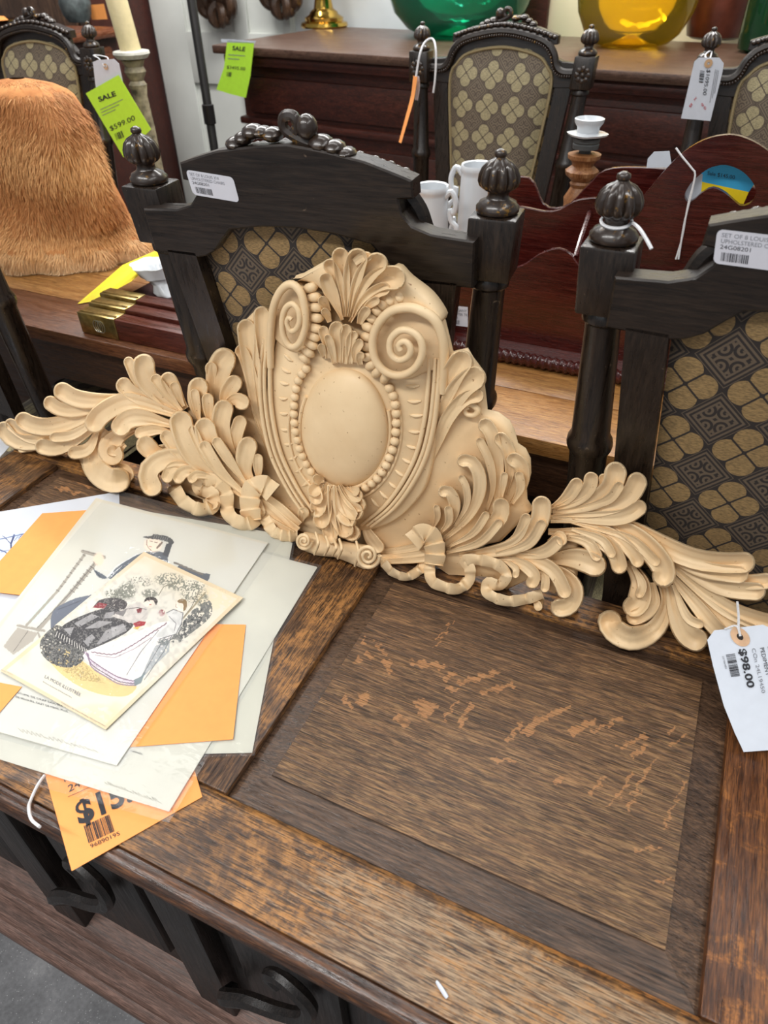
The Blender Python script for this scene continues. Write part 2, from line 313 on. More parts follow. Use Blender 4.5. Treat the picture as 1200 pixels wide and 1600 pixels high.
def lobe(k, pts, hw, wb=.014, wt=.034, gut=.5, bulb=.6, n=30, name='acanthus_lobe', floor=None, taper=.4, tipw=1.0, round_=True):
    sc = CR[k][2]; Pc = spline(cv(k, pts), n); hw = hw / sc; T = np.gradient(Pc, axis=0); T /= np.linalg.norm(T, axis=1)[:, None]; Nn = np.stack([-T[:, 1], T[:, 0]], 1)
    s = np.r_[0, np.cumsum(np.linalg.norm(np.diff(Pc, axis=0), axis=1))]; Ls = s[-1]
    rc = min(hw * 1.05, Ls * .4); u = np.linspace(0, 1, n); u = np.where(u < .6, u / .6 * (1 - rc / Ls), 1 - rc / Ls + np.sin((u - .6) / .4 * math.pi / 2) * rc / Ls) if round_ else u
    Pc = np.stack([np.interp(u * Ls, s, Pc[:, q]) for q in (0, 1)], 1); Nn = np.stack([np.interp(u * Ls, s, Nn[:, q]) for q in (0, 1)], 1); s = u * Ls; t = u
    h = hw * (taper + (1 - taper) * smooth(0, .65, t)) * (1 + (tipw - 1) * smooth(.5, 1, t)); qq = np.zeros(n)
    if round_: qq = np.clip((s - (Ls - rc)) / rc, 0, 1); h = h * np.sqrt(np.maximum(1 - qq ** 2, .006))
    G = []; A = hw * .0009; ph = (len(pts) * 1.7 + hw) % 3
    for i in range(n):
        wc = wb + (wt - wb) * smooth(0, .85, t[i]); tip = smooth(.5, .95, t[i]); kk = math.sqrt(max(0, 1 - qq[i] ** 2)); row = []
        wn = max(need(*(Pc[i] + Nn[i] * h[i] * q)) for q in (-1, 0, 1)); wc = max(wc, wn + .004)
        for j, sj in enumerate(SJ):
            rho = math.sqrt(qq[i] ** 2 + (sj * kk) ** 2); g = .62 * gut / .5
            w = wc + A * g * rho ** 2 * (.55 + .75 * tip) + A * .055 * math.cos(3.1 * math.pi * sj + ph) * (1 - qq[i]) * (1 - abs(sj) ** 6) - A * (1.0 + .3 * tip) * max(0, (rho - .84) / .16) ** 2.2 - A * .12
            if j in (0, len(SJ) - 1): w = min(floor, wc - .004) if floor is not None else max(0.0, wc - .03)
            p = Pc[i] + Nn[i] * h[i] * sj; row.append(ped(p[0], p[1], w))
        G.append(row)
    mb = MB().grid(G, cv=True); m = len(SJ); mb.f.append(tuple(range(m))); mb.f.append(tuple(range((n - 1) * m, n * m)))
    return mb.build(name, M_pl, pedi, angle=65)
def plate(k, pts, w0, w1, name, n=0, bev=.004):
    q = cv(k, pts)
    if n: q = [tuple(p) for p in spline(q + q[:1], n)[:-1]]
    return plate_px(q, w0, w1, name, bev)
def plate_px(q, w0, w1, name, bev=.004):
    A3 = [ped(x, y, w1) - P0 for x, y in q]; poly = [(p[0], float(np.dot(p, PU))) for p in A3]
    return MB().prism(poly, lambda a, b, d: P0 + np.array([a, 0, 0]) + PU * b + PN * d, w0, w1, bev).build(name, M_pl, pedi, angle=55)
def band(k, pts, r, w, name, n=60, seg=10, flat=1.0):
    Pc = spline(cv(k, pts), n); ww = np.broadcast_to(np.interp(np.linspace(0, 1, n), np.linspace(0, 1, len(np.atleast_1d(w))), np.atleast_1d(w)), (n,))
    rr = np.interp(np.linspace(0, 1, n), np.linspace(0, 1, len(np.atleast_1d(r))), np.atleast_1d(r)) / CR[k][2] * .00088
    P3 = [ped(p[0], p[1], max(q, need(p[0], p[1]) + r_ * 1.0)) for p, q, r_ in zip(Pc, ww, rr)]
    return MB().tube(P3, rr, seg).build(name, M_pl, pedi, angle=80)
def ribbon(k, pts, hw, w=.03, n=70, pleat=9):
    Pc = spline(cv(k, pts), n); hw /= CR[k][2]; T = np.gradient(Pc, axis=0); T /= np.linalg.norm(T, axis=1)[:, None]; Nn = np.stack([-T[:, 1], T[:, 0]], 1); G = []
    for i in range(n):
        f_ = (i / n * pleat) % 1; q = (1 - 2 * f_) if f_ < .85 else (f_ - .85) / .15 * 1.7 - .7; row = []
        w_ = max(w, max(need(*(Pc[i] + Nn[i] * hw * z)) for z in (-1, 0, 1)) + .006)
        for j, sj in enumerate([-1, -1, -.9, -.5, 0, .5, .9, 1, 1]):
            ww = w_ + .0042 * q * (.3 + .7 * abs(sj)) - .003 * sj * sj; p = Pc[i] + Nn[i] * hw * (1 + .08 * q) * sj
            row.append(ped(p[0], p[1], ww if 0 < j < 8 else max(.0, w_ - .022)))
        G.append(row)
    mb = MB().grid(G, cv=True); mb.f += [tuple(range(9)), tuple(range((n - 1) * 9, n * 9))]; return mb.build('ribbon', M_pl, pedi, angle=65)
# --- back plates of the centre
body = [(440, 540), (425, 480), (440, 445), (480, 425), (522, 425), (532, 412), (552, 410), (590, 416), (615, 430), (640, 442), (672, 468), (692, 505), (704, 553), (727, 548), (735, 562), (750, 582), (756, 625), (758, 645), (775, 649), (793, 662), (801, 678), (806, 698), (818, 706), (826, 722), (827, 745), (820, 770), (821, 786), (830, 800), (780, 850), (690, 868), (600, 880), (560, 880), (500, 855), (440, 832), (380, 800), (340, 740), (325, 690), (333, 620), (350, 570), (368, 545), (372, 510), (400, 482), (418, 488)]
plate_px(body, 0, .016, 'backboard', .006)
# frame of the cartouche
fo = [(430, 530), (417, 590), (414, 650), (420, 700), (440, 750), (478, 800), (520, 830), (570, 830), (610, 818), (640, 795), (665, 760), (678, 700), (683, 640), (680, 590), (665, 560), (640, 560), (560, 545), (470, 520)]
plate_px([tuple(p) for p in spline(fo + fo[:1], 90)[:-1]], .01, .026, 'cartouche_frame', .003)
def dome():
    cx, cy, a, b = 539, 668, 69, 93; G = []
    for i in range(17):
        ph = i / 16 * math.pi / 2; row = []
        for k in range(56):
            th = 2 * math.pi * k / 56; e = 1 + .05 * math.cos(th) ** 2 * math.sin(th); x = cx + a * e * math.cos(ph) * math.cos(th) + 6 * math.sin(th) * math.cos(ph) * .3; y = cy + b * math.cos(ph) * math.sin(th)
            row.append(ped(x, y, .024 + .028 * math.sin(ph)))
        G.append(row)
    mb = MB().grid(G, cv=True); mb.f.append(tuple(range(56))); return mb.build('cabochon', M_pl, pedi)
dome()
def ringlobe(cx, cy, a, b, r, w, name, a0=0, a1=2 * math.pi, n=90):
    P3 = [ped(cx + a * math.cos(t), cy + b * math.sin(t), w) for t in np.linspace(a0, a1, n)]
    return MB().tube(P3, r, 8).build(name, M_pl, pedi)
ringlobe(539, 669, 71, 95, .0028, .028, 'inner_fillet', -.3, math.pi + .55)
ringlobe(539, 669, 88, 113, .0022, .027, 'outer_fillet', -.25, math.pi + .45)
beads = [(295,647),(275,672),(258,703),(247,742),(240,780),(237,820),(237,860),(240,902),(245,943),(253,983),(264,1022),(278,1058),(295,1095),(317,1130),(685,740),(702,775),(712,817),(717,858),(718,902),(715,945),(710,988),(699,1028),(685,1065),(670,1100),(650,1133),(628,1163),(602,1186),(573,1206)]
for p in cv('T', beads): MB().ball(ped(*p, .0315), (.0064, .0058, .0062), 14, 9).build('bead', M_pl, pedi)
dash = [(795,728,28,0),(803,800,28,0),(812,866,28,2),(805,942,26,3),(792,1014,24,14),(770,1080,24,24),(738,1140,26,32),(704,1195,22,36),(660,1240,24,42),(618,1276,24,48),(212,596,24,40),(200,655,22,30),(192,715,20,15),(187,786,18,5),(192,857,18,0),(196,932,18,0),(212,1000,18,-6),(232,1066,18,-20),(260,1122,18,-30),(293,1185,20,-40)]
for x, y, l, a in dash:
    a = math.radians(a); q = [(x - l * math.cos(a), y - l * math.sin(a)), (x, y + 3), (x + l * math.cos(a), y + l * math.sin(a))]
    band('T', [(x + 1.15 * (a_ - x), y + 1.15 * (b_ - y)) for a_, b_ in q], [3, 9, 9, 3], .0262, 'notch_rib', 14, 8)
# cartouche side mouldings
ML = [(118,500),(100,650),(108,850),(148,1040),(222,1200),(300,1320)]; MR = [(900,600),(893,740),(875,900),(838,1050),(775,1180),(690,1295),(580,1385)]
for base, d in ((ML, (-1, .15)), (MR, (1, .15))):
    for off, r, w in ((-26, 11, .030), (0, 9, .033), (20, 12, .031)):
        band('T', [(x + off * d[0], y + off * d[1]) for x, y in base], [r * .7, r, r, r, r, r * .7], w, 'frame_moulding', 70)
# volutes: disc + raised spiral + barrel beads
def volute(disc, sp, r, w, beadpts, br):
    plate('T', disc, .012, w[1] - .012, 'volute_disc', 40, .003); wm = w[1]
    band('T', sp, r, w, 'volute_scroll', 130, 10)
    for x, y, a in beadpts:
        a = math.radians(a); MBp = [(x - 32 * math.cos(a), y - 32 * math.sin(a)), (x, y), (x + 32 * math.cos(a), y + 32 * math.sin(a))]
        band('T', MBp, [7, br * .8, br * .85, br * .8, 7], [wm - .016, wm - .006, wm - .012], 'barrel_bead', 14, 10)
volute([(130,500),(135,380),(170,290),(230,245),(290,290),(320,400),(310,500),(270,570),(200,560)], [(128,640),(128,500),(140,370),(175,285),(225,252),(268,290),(288,370),(288,460),(262,530),(222,545),(190,495),(184,420),(200,365),(232,345),(258,375),(264,425),(246,465),(220,470),(205,435),(213,408),(228,418)], [16,17,17,17,17,16,15,14,13,12,10], [.030,.044,.047,.05,.053], [(318,268,-15),(335,312,-5),(342,360,0),(345,410,5),(340,458,10),(333,498,18),(322,535,28),(305,570,35),(285,596,42)], 24)
volute([(600,560),(598,480),(640,400),(720,350),(800,350),(880,400),(925,500),(930,640),(850,670),(780,700),(690,690),(630,640)], [(935,760),(942,640),(938,520),(905,430),(850,385),(780,362),(700,375),(640,430),(608,510),(618,600),(665,660),(735,680),(800,650),(838,585),(832,515),(790,474),(735,470),(692,512),(692,575),(730,608),(775,590),(785,550),(760,520),(730,535),(738,562)], [18,20,20,19,18,17,16,15,14,13], [.028,.043,.046,.05,.055], [(735,310,70),(690,325,60),(655,345,50),(628,375,40),(606,412,30),(590,455,20),(584,500,8),(582,545,-3),(588,590,-15),(606,628,-30),(632,660,-45),(668,686,-60)], 24)
plate('T', [(180,262),(300,190),(400,140),(440,170),(400,300),(330,260),(260,240)], .01, .036, 'volute_shoulder', 30)
plate('T', [(560,330),(620,250),(690,180),(760,240),(860,320),(925,420),(890,440),(790,370),(680,380)], .01, .038, 'volute_shoulder', 40)
# palmette crest
for pts, hw in [([(470,405),(455,290),(430,200),(385,140)], 32), ([(480,405),(475,290),(462,180),(450,80)], 40), ([(490,405),(500,290),(520,190),(550,85)], 54), ([(500,405),(530,290),(580,200),(665,120)], 54), ([(505,410),(560,300),(640,230),(765,225)], 60), ([(500,430),(550,350),(620,290),(690,265)], 34), ([(465,420),(430,330),(400,260),(375,200)], 36)]:
    lobe('T', pts, hw, .03, .040, .8, .5, name='palmette_lobe', taper=.25)
lobe('T', [(520,150),(560,125),(605,130)], 26, .045, .048, .2, .8, name='palmette_curl', taper=.8)
# small acanthus between the volutes
for pts, hw in [([(450,620),(445,540),(430,480),(455,430)], 34), ([(470,625),(480,540),(480,480),(490,440)], 30), ([(400,600),(395,530),(375,470),(365,450)], 26), ([(430,625),(415,560),(400,510),(380,500)], 22), ([(500,625),(500,560),(510,500),(540,490)], 26), ([(530,620),(525,570),(545,530),(560,515)], 24), ([(380,590),(370,560),(362,530)], 20), ([(550,630),(545,600),(560,570)], 22), ([(400,380),(385,350),(360,310)], 24), ([(405,430),(390,390),(368,370)], 20), ([(545,440),(560,400),(590,360)], 26), ([(560,390),(590,350),(640,320)], 22)]:
    lobe('T', pts, hw, .034, .046, .7, .6, name='acanthus_tip', n=16, taper=.6, floor=.012)
# shoulder leaves, left and right
lobe('T', [(120,1000),(85,820),(78,640),(88,480),(85,355)], 40, .018, .034, .6, .4, name='shoulder_leaf', taper=.25)
lobe('T', [(130,1080),(75,880),(48,680),(25,540),(10,415)], 46, .016, .032, .6, .4, name='shoulder_leaf', taper=.2)
lobe('T', [(170,1130),(80,880),(45,720),(10,600),(-25,540)], 32, .014, .028, .6, .4, name='shoulder_leaf', taper=.2)
lobe('T', [(905,980),(915,860),(945,760),(985,670),(1055,570)], 60, .018, .034, .5, .5, name='shoulder_leaf', taper=.2)
lobe('T', [(900,1040),(930,900),(965,820),(1030,730),(1130,660)], 62, .016, .034, .4, .5, name='shoulder_leaf', taper=.15)
lobe('T', [(840,1190),(915,980),(965,870),(1040,790),(1130,770)], 36, .016, .030, .5, .4, name='shoulder_leaf', taper=.2)
band('T', [(985,880),(1010,835),(1060,812),(1100,840),(1085,865),(1050,862),(1040,840),(1060,828)], [10,14,15,13,11,9], .024, 'small_volute', 50)
# --- right-hand foliage
for a in [([(700,800),(715,600),(700,430),(665,300),(600,225)], 48, .016, .034), ([(760,690),(790,520),(770,400),(700,310)], 46, .018, .034), ([(800,740),(865,620),(855,510),(770,450)], 48, .018, .034), ([(640,790),(680,650),(660,490),(590,335)], 30, .018, .036), ([(370,975),(520,840),(590,700),(595,570),(540,480),(455,490)], 44, .018, .04), ([(440,890),(515,760),(515,650),(475,570)], 24, .022, .04),
    ([(340,950),(425,840),(440,740),(400,670),(340,690)], 40, .018, .038), ([(305,905),(335,830),(325,755)], 22, .022, .036), ([(350,935),(405,860),(400,760)], 28, .024, .038), ([(390,1030),(600,935),(725,830),(725,710)], 56, .018, .04), ([(410,1015),(560,930),(650,800)], 28, .024, .04), ([(390,1055),(600,990),(735,850)], 30, .026, .042),
    ([(470,1075),(800,1020),(945,900),(985,800),(975,700)], 62, .02, .044), ([(690,1030),(830,960),(900,810)], 36, .026, .044), ([(700,1065),(900,1000),(1000,850)], 36, .028, .046), ([(800,1075),(1000,1050),(1110,960)], 46, .024, .042), ([(735,710),(755,550)], 26, .026, .034), ([(800,750),(855,650),(838,545)], 30, .026, .036),
    ([(640,1075),(900,1095),(1060,1170),(1150,1340)], 48, .02, .04), ([(700,1080),(860,1125),(940,1200),(905,1275)], 42, .02, .042), ([(900,1105),(1000,1190),(1005,1305)], 30, .022, .04), ([(730,1090),(820,1150),(820,1215)], 22, .02, .038), ([(960,1120),(1120,1190),(1190,1290),(1150,1390),(1040,1400)], 62, .016, .036)]:
    lobe('R1', a[0], a[1], a[2], a[3])
plate_px([(620,850),(660,858),(700,860),(760,872),(800,868),(850,862),(905,845),(900,905),(865,930),(830,905),(790,925),(765,905),(700,905),(670,880)], 0, .014, 'backboard', .004)
for p, h in [([(-20,1050),(120,1035),(290,1000)], 26), ([(-20,1085),(120,1075),(290,1050)], 24), ([(-10,1112),(120,1105),(290,1090)], 22)]: lobe('R1', p, h, .02, .03, .3, .2, name='stem', taper=.8, round_=False)
ribbon('R1', [(0,1120),(50,1175),(140,1205),(225,1165),(250,1110)], 26, .026, 50, 5)
ribbon('R1', [(175,990),(240,935),(300,965),(320,1050),(310,1130)], 62, .044, 60, 5)
ribbon('R1', [(310,1060),(285,1150),(300,1230),(380,1270),(460,1280),(530,1230),(535,1150),(500,1105),(600,1100),(710,1130),(765,1195),(720,1260),(650,1240),(650,1310),(760,1355),(880,1345),(990,1310)], 34, .032, 150, 15)
lobe('R1', [(930,1340),(960,1380),(970,1420)], 28, .016, .03)
# --- right wing
for a in [([(175,350),(260,292),(320,205)], 34, .016, .034), ([(180,355),(300,305),(365,240),(370,172)], 36, .018, .038), ([(290,315),(420,250),(430,180)], 26, .022, .038), ([(190,360),(350,322),(462,250),(495,125)], 54, .02, .044), ([(320,342),(450,302),(515,220)], 26, .028, .046), ([(190,370),(400,346),(545,285),(605,178)], 50, .02, .042), ([(190,378),(400,388),(530,380),(625,318)], 40, .02, .04),
    ([(180,392),(400,395),(560,440),(700,515),(850,580),(1000,600),(1140,595)], 52, .022, .042), ([(560,455),(750,560),(900,630),(1110,660)], 44, .02, .040), ([(650,500),(850,640),(1000,715),(1190,735)], 46, .018, .038), ([(900,650),(1080,690),(1230,680)], 40, .02, .04),
    ([(690,560),(880,720),(1040,830),(1230,890),(1330,900)], 46, .022, .04), ([(700,600),(880,770),(1050,890),(1230,960),(1300,960)], 42, .02, .04), ([(710,620),(850,780),(960,910),(1060,1000)], 40, .022, .04), ([(900,760),(1100,900),(1280,1010)], 40, .016, .036), ([(730,670),(770,820),(830,940),(920,970)], 58, .018, .036), ([(755,700),(820,850),(900,895)], 24, .028, .04),
    ([(170,452),(340,465),(470,535),(515,650)], 40, .022, .042), ([(280,440),(420,492),(478,575)], 24, .03, .044), ([(280,402),(450,455),(565,550),(600,620)], 34, .024, .042), ([(330,400),(520,440),(650,540),(715,640),(670,695)], 58, .024, .046), ([(540,590),(600,690),(590,790),(520,815)], 58, .014, .032), ([(565,610),(610,700),(590,765)], 24, .026, .036),
    ([(700,680),(725,790),(670,910),(560,955),(465,900),(470,820)], 60, .014, .032), ([(660,690),(665,790),(590,850),(535,850)], 40, .02, .03), ([(140,585),(280,575),(370,600),(435,640)], 56, .016, .036), ([(220,475),(350,500),(410,590)], 30, .024, .038), ([(170,500),(225,470),(235,520)], 26, .03, .042), ([(400,440),(560,490),(690,610)], 26, .034, .046)]:
    lobe('R2', a[0], a[1], a[2], a[3], name='wing_lobe')
# --- left wing
for a in [([(520,290),(360,400),(200,455),(70,455),(-5,375)], 38, .02, .038), ([(330,425),(150,445),(25,365)], 28, .026, .04), ([(520,275),(360,352),(220,392),(120,375),(85,330)], 42, .022, .04), ([(590,255),(430,275),(330,262),(245,210)], 42, .022, .042), ([(520,275),(380,315),(270,312),(200,265)], 34, .022, .04), ([(500,320),(360,425),(250,485),(155,470)], 38, .02, .038), ([(470,330),(330,425),(220,440)], 24, .028, .042), ([(440,400),(390,490),(300,510)], 32, .016, .034), ([(220,480),(80,495)], 14, .014, .024),
    ([(800,320),(705,245),(645,160),(645,65)], 52, .02, .042), ([(810,320),(745,240),(680,160)], 26, .028, .042), ([(830,310),(775,230),(735,150)], 40, .022, .04), ([(780,325),(650,275),(570,225),(535,175)], 38, .018, .036), ([(730,305),(625,205),(565,80)], 24, .026, .04), ([(820,300),(790,240),(770,190)], 24, .026, .038),
    ([(800,340),(600,280),(500,305),(430,360),(425,420)], 48, .024, .044), ([(780,385),(640,352),(560,365),(520,430)], 46, .024, .044), ([(770,415),(690,405),(600,425)], 28, .024, .038), ([(470,400),(415,480),(420,570),(490,630),(585,620)], 58, .014, .032), ([(520,560),(560,590),(570,640)], 34, .03, .036), ([(600,400),(520,440),(490,500),(545,545)], 54, .016, .034), ([(770,510),(690,505),(620,440)], 44, .02, .038), ([(560,470),(520,500),(475,490)], 26, .026, .036),
    ([(1100,690),(950,605),(840,475),(795,320)], 54, .02, .044), ([(1070,660),(930,540),(850,385)], 24, .03, .046), ([(1010,630),(830,535),(725,410)], 32, .018, .038), ([(1100,660),(1000,565),(930,455),(905,350)], 52, .022, .044), ([(1090,690),(980,585),(900,455)], 30, .03, .046), ([(905,380),(880,290),(890,170)], 46, .018, .038), ([(890,370),(865,220)], 22, .028, .04), ([(935,380),(925,240)], 28, .026, .04), ([(960,320),(965,210),(990,110),(1040,55)], 58, .016, .036), ([(950,200),(940,100)], 28, .024, .036),
    ([(1110,650),(1020,510),(985,390),(1010,270)], 46, .02, .042), ([(1000,300),(1050,270),(1110,300)], 36, .03, .042), ([(1090,570),(1050,460),(1080,340)], 34, .022, .04), ([(1005,350),(1010,255),(1065,165)], 40, .016, .036), ([(1140,660),(1090,570),(1115,435)], 46, .024, .042), ([(1155,640),(1150,510)], 24, .028, .04), ([(1100,650),(1030,550),(955,440)], 26, .03, .046),
    ([(1110,710),(930,595),(800,530),(700,550),(660,610),(700,700)], 48, .022, .042), ([(920,585),(780,570),(735,640)], 28, .026, .042), ([(950,605),(830,590),(780,640)], 30, .028, .042), ([(960,620),(880,605),(845,640)], 22, .028, .042), ([(960,700),(940,720),(950,765)], 36, .02, .034)]:
    lobe('L1', a[0], a[1], a[2], a[3], name='wing_lobe')
plate_px([(290,640),(335,610),(400,650),(470,800),(470,840),(420,820),(380,800),(330,790),(270,765),(235,730),(240,700),(300,690)], 0, .014, 'backboard', .004)
ribbon('L1', [(780,670),(820,725),(890,760),(950,745),(945,690),(890,665),(900,630),(970,635),(1010,690),(1020,780),(1090,825),(1150,795),(1140,720)], 30, .03, 130, 13)
ribbon('B', [(140,360),(95,325),(45,340),(30,410),(40,490)], 46, .042, 60, 5)
for p, h in [([(70,360),(170,440),(255,520)], 34), ([(80,400),(170,480),(250,545)], 30), ([(60,430),(130,500),(230,560)], 26)]: lobe('B', p, h, .024, .03, .3, .2, name='stem', taper=.8, round_=False)
ribbon('B', [(100,480),(140,540),(200,562),(255,560)], 26, .024, 40, 5)
# --- bottom scroll bar and pendant leaf
band('B', [(285,585),(340,600),(400,615),(470,630),(580,662)], [48,56,44,52,62], [.034,.04,.034,.038,.038], 'scroll_bar', 50, 16)
def eye(cx, cy, r, w):
    q = []
    for i in range(60):
        t = i / 59; a = t * 4.4 * math.pi; q.append((cx + r * (1 - .85 * t) * math.cos(a), cy + r * 1.08 * (1 - .85 * t) * math.sin(a)))
    band('B', q, [11, 7], [w, w + .008], 'scroll_eye', 90, 8)
eye(585, 655, 54, .096); eye(285, 585, 36, .07)
for x, y, r in [(330,597,52), (378,608,44), (415,616,38), (440,622,46), (520,645,58)]:
    band('B', [(x + 10, y - r), (x + 22, y), (x + 4, y + r)], [6, 8, 6], [.075, .09, .07], 'scroll_ring', 20, 8)
for pts, hw in [([(400,320),(360,400),(345,455),(330,455)], 40), ([(370,310),(335,350),(320,380)], 34), ([(360,300),(340,330),(345,420)], 34), ([(405,330),(370,480),(355,530)], 42), ([(410,330),(400,480),(420,570),(440,585)], 40), ([(420,330),(440,460),(500,570)], 44), ([(430,330),(460,420),(510,490),(530,500)], 52), ([(440,330),(480,420),(560,470)], 46), ([(450,330),(510,400),(575,430)], 38), ([(480,340),(520,370),(560,390)], 34), ([(500,340),(520,350),(545,360)], 26), ([(440,400),(480,520),(545,570)], 40), ([(380,300),(350,300),(330,310)], 28)]:
    lobe('B', pts, hw, .034, .05, .8, .7, name='pendant_lobe', n=20, taper=.45, floor=.014)
for pts, r in [([(398,325),(402,450),(425,575)], 5), ([(425,325),(435,450),(470,570)], 5)]: band('B', pts, r, .05, 'leaf_vein', 30)
lobe('B', [(270,500),(280,460),(300,430)], 30, .02, .034, .4, .4, name='pendant_lobe')
lobe('B', [(560,480),(590,560),(650,640)], 34, .02, .032, .4, .3, name='pendant_lobe')
# ================================================================ lettering
_tc = {}
def font_mesh(s, bold=False):
    if s not in _tc:
        cu = bpy.data.curves.new('t', 'FONT'); cu.body = s; cu.size = 1; cu.resolution_u = 3; cu.offset = .03 if bold else .0
        o = bpy.data.objects.new('t', cu); S.collection.objects.link(o); bpy.context.view_layer.update()
        dg = bpy.context.evaluated_depsgraph_get(); me = bpy.data.meshes.new_from_object(o.evaluated_get(dg))
        V = np.array([v.co[:] for v in me.vertices]); Fc = [tuple(p.vertices) for p in me.polygons]
        bpy.data.objects.remove(o); bpy.data.curves.remove(cu); bpy.data.meshes.remove(me); _tc[s] = (V, Fc)
    return _tc[s]
def text(mb, s, fn, x, y, size, width=None, bold=False):         # fn(a,b)->3D on a sheet
    V, Fc = font_mesh(s, bold); w = V[:, 0].max(); k = size if width is None else width / w
    mb.add([fn(x + v[0] * k, y + v[1] * size) for v in V], Fc)
def bars(mb, fn, x0, x1, y0, y1, n=26, seed=1):
    r = random.Random(seed); x = x0; st = (x1 - x0) / n / 2
    while x < x1 - st:
        w = st * r.choice((.5, .8, 1.2, 1.8)); mb.add([fn(x, y0), fn(x + w, y0), fn(x + w, y1), fn(x, y1)], [(0, 1, 2, 3)]); x += w + st * r.choice((.6, 1, 1.4))
M_ink = plain('black_ink', (38, 38, 44), .7, var=.05); M_ink2 = plain('grey_ink', (120, 122, 130), .7, var=.05); M_red = plain('red_ink', (190, 70, 80), .7, var=.05)
def frame_fn(O_, U, V, lift=.0004):
    U = np.array(U, float); V = np.array(V, float); n = np.cross(U, V); n /= np.linalg.norm(n); O_ = np.array(O_, float)
    return lambda a, b, d=lift: O_ + U * a + V * b + n * d
# ================================================================ chairs
M_ch = wood('ebonised_walnut', (20, 14, 10), (34, 25, 19), (49, 37, 28), axis=2, pore=.3, rough=.3, seed=11, wear=(60, .68, .03), wear_c=(110, 92, 76), bump=.1)
M_chx = wood('ebonised_walnut_rail', (20, 14, 10), (34, 25, 19), (49, 37, 28), axis=0, pore=.3, rough=.33, seed=12, wear=(45, .7, .03), wear_c=(110, 92, 76), bump=.1)
def gilt():
    N = NT('worn_gilt_finial'); o = N.obj(); a = N.noise(o, 90, 4, .7); b = N.noise(o, 30, 2)
    f = N.ramp(a, [(.60, K1), (.68, W1)]); N.set(Base_Color=N.mix(f, L4(46, 35, 28), L4(150, 112, 52)), Metallic=N.m_('MULTIPLY', f, .7), Roughness=.3, Coat_Weight=.3, Coat_Roughness=.1); N.bump(a, .3, .001); return N.m
M_fin = gilt()
def fabric(name, ground, line, gold):
    N = NT(name); sx = N.n('SeparateXYZ', {0: N.mapv(N.obj(), (1, 1, 1), rot=(0, .05, 0))}); sp = sx.node
    c = .074; u = N.m_('DIVIDE', sp.outputs[0], c); v = N.m_('DIVIDE', sp.outputs[2], c)
    def fr(a, off): return N.m_('ABSOLUTE', N.m_('SUBTRACT', N.m_('FRACT', N.m_('ADD', a, off)), .5))
    a, b = fr(u, .5), fr(v, .5)
    def hyp(p, q): return N.m_('SQRT', N.m_('ADD', N.m_('MULTIPLY', p, p), N.m_('MULTIPLY', q, q)))
    d1 = hyp(N.m_('SUBTRACT', a, .235), b); d2 = hyp(a, N.m_('SUBTRACT', b, .235)); pet = N.m_('LESS_THAN', N.m_('MINIMUM', d1, d2), .2)
    x = N.m_('GREATER_THAN', N.m_('ABSOLUTE', N.m_('SUBTRACT', a, b)), .022); pet = N.m_('MULTIPLY', pet, x)
    e, g = fr(u, 0), fr(v, 0); d = N.m_('ADD', e, g)
    ln = N.m_('GREATER_THAN', N.m_('SINE', N.m_('MULTIPLY', d, 2 * math.pi * 11)), .05); inn = N.m_('LESS_THAN', d, .47)
    qx = N.m_('SUBTRACT', e, .12); qy = N.m_('SUBTRACT', g, .12); rr = hyp(qx, qy); sw = N.m_('GREATER_THAN', N.m_('SINE', N.m_('ADD', N.m_('MULTIPLY', rr, 80.), N.m_('ARCTAN2', qy, qx))), .1)
    ctr = N.m_('LESS_THAN', d, .27); ln = N.m_('ADD', N.m_('MULTIPLY', sw, ctr), N.m_('MULTIPLY', ln, N.m_('SUBTRACT', 1, ctr)))
    ln = N.m_('MULTIPLY', ln, inn); ln = N.m_('MULTIPLY', ln, N.m_('SUBTRACT', 1, pet))
    th = N.noise(N.mapv(N.obj(), (220, 220, 1100)), 1, 2)
    gc = N.ramp(th, [(.35, tuple(float(q) * .45 for q in lin(gold)) + (1,)), (.62, L4(*gold))])
    col = N.mix(pet, N.mix(N.m_('MULTIPLY', ln, .85), L4(*ground), L4(*line)), gc)
    N.set(Base_Color=col, Roughness=.65, Sheen_Weight=.15)
    N.bump(N.m_('ADD', N.m_('ADD', N.m_('MULTIPLY', pet, .9), N.m_('MULTIPLY', ln, .6)), N.m_('MULTIPLY', th, .5)), .6, .0018); return N.m
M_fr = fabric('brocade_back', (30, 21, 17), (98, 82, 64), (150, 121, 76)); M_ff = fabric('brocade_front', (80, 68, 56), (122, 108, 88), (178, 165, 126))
M_gimp = plain('gimp_braid', (150, 134, 98), .8, sc=400, bump=.5)
LN = .105
def lean(x, y, z): return (x, y + (1.165 - max(z, .5)) * LN, z)
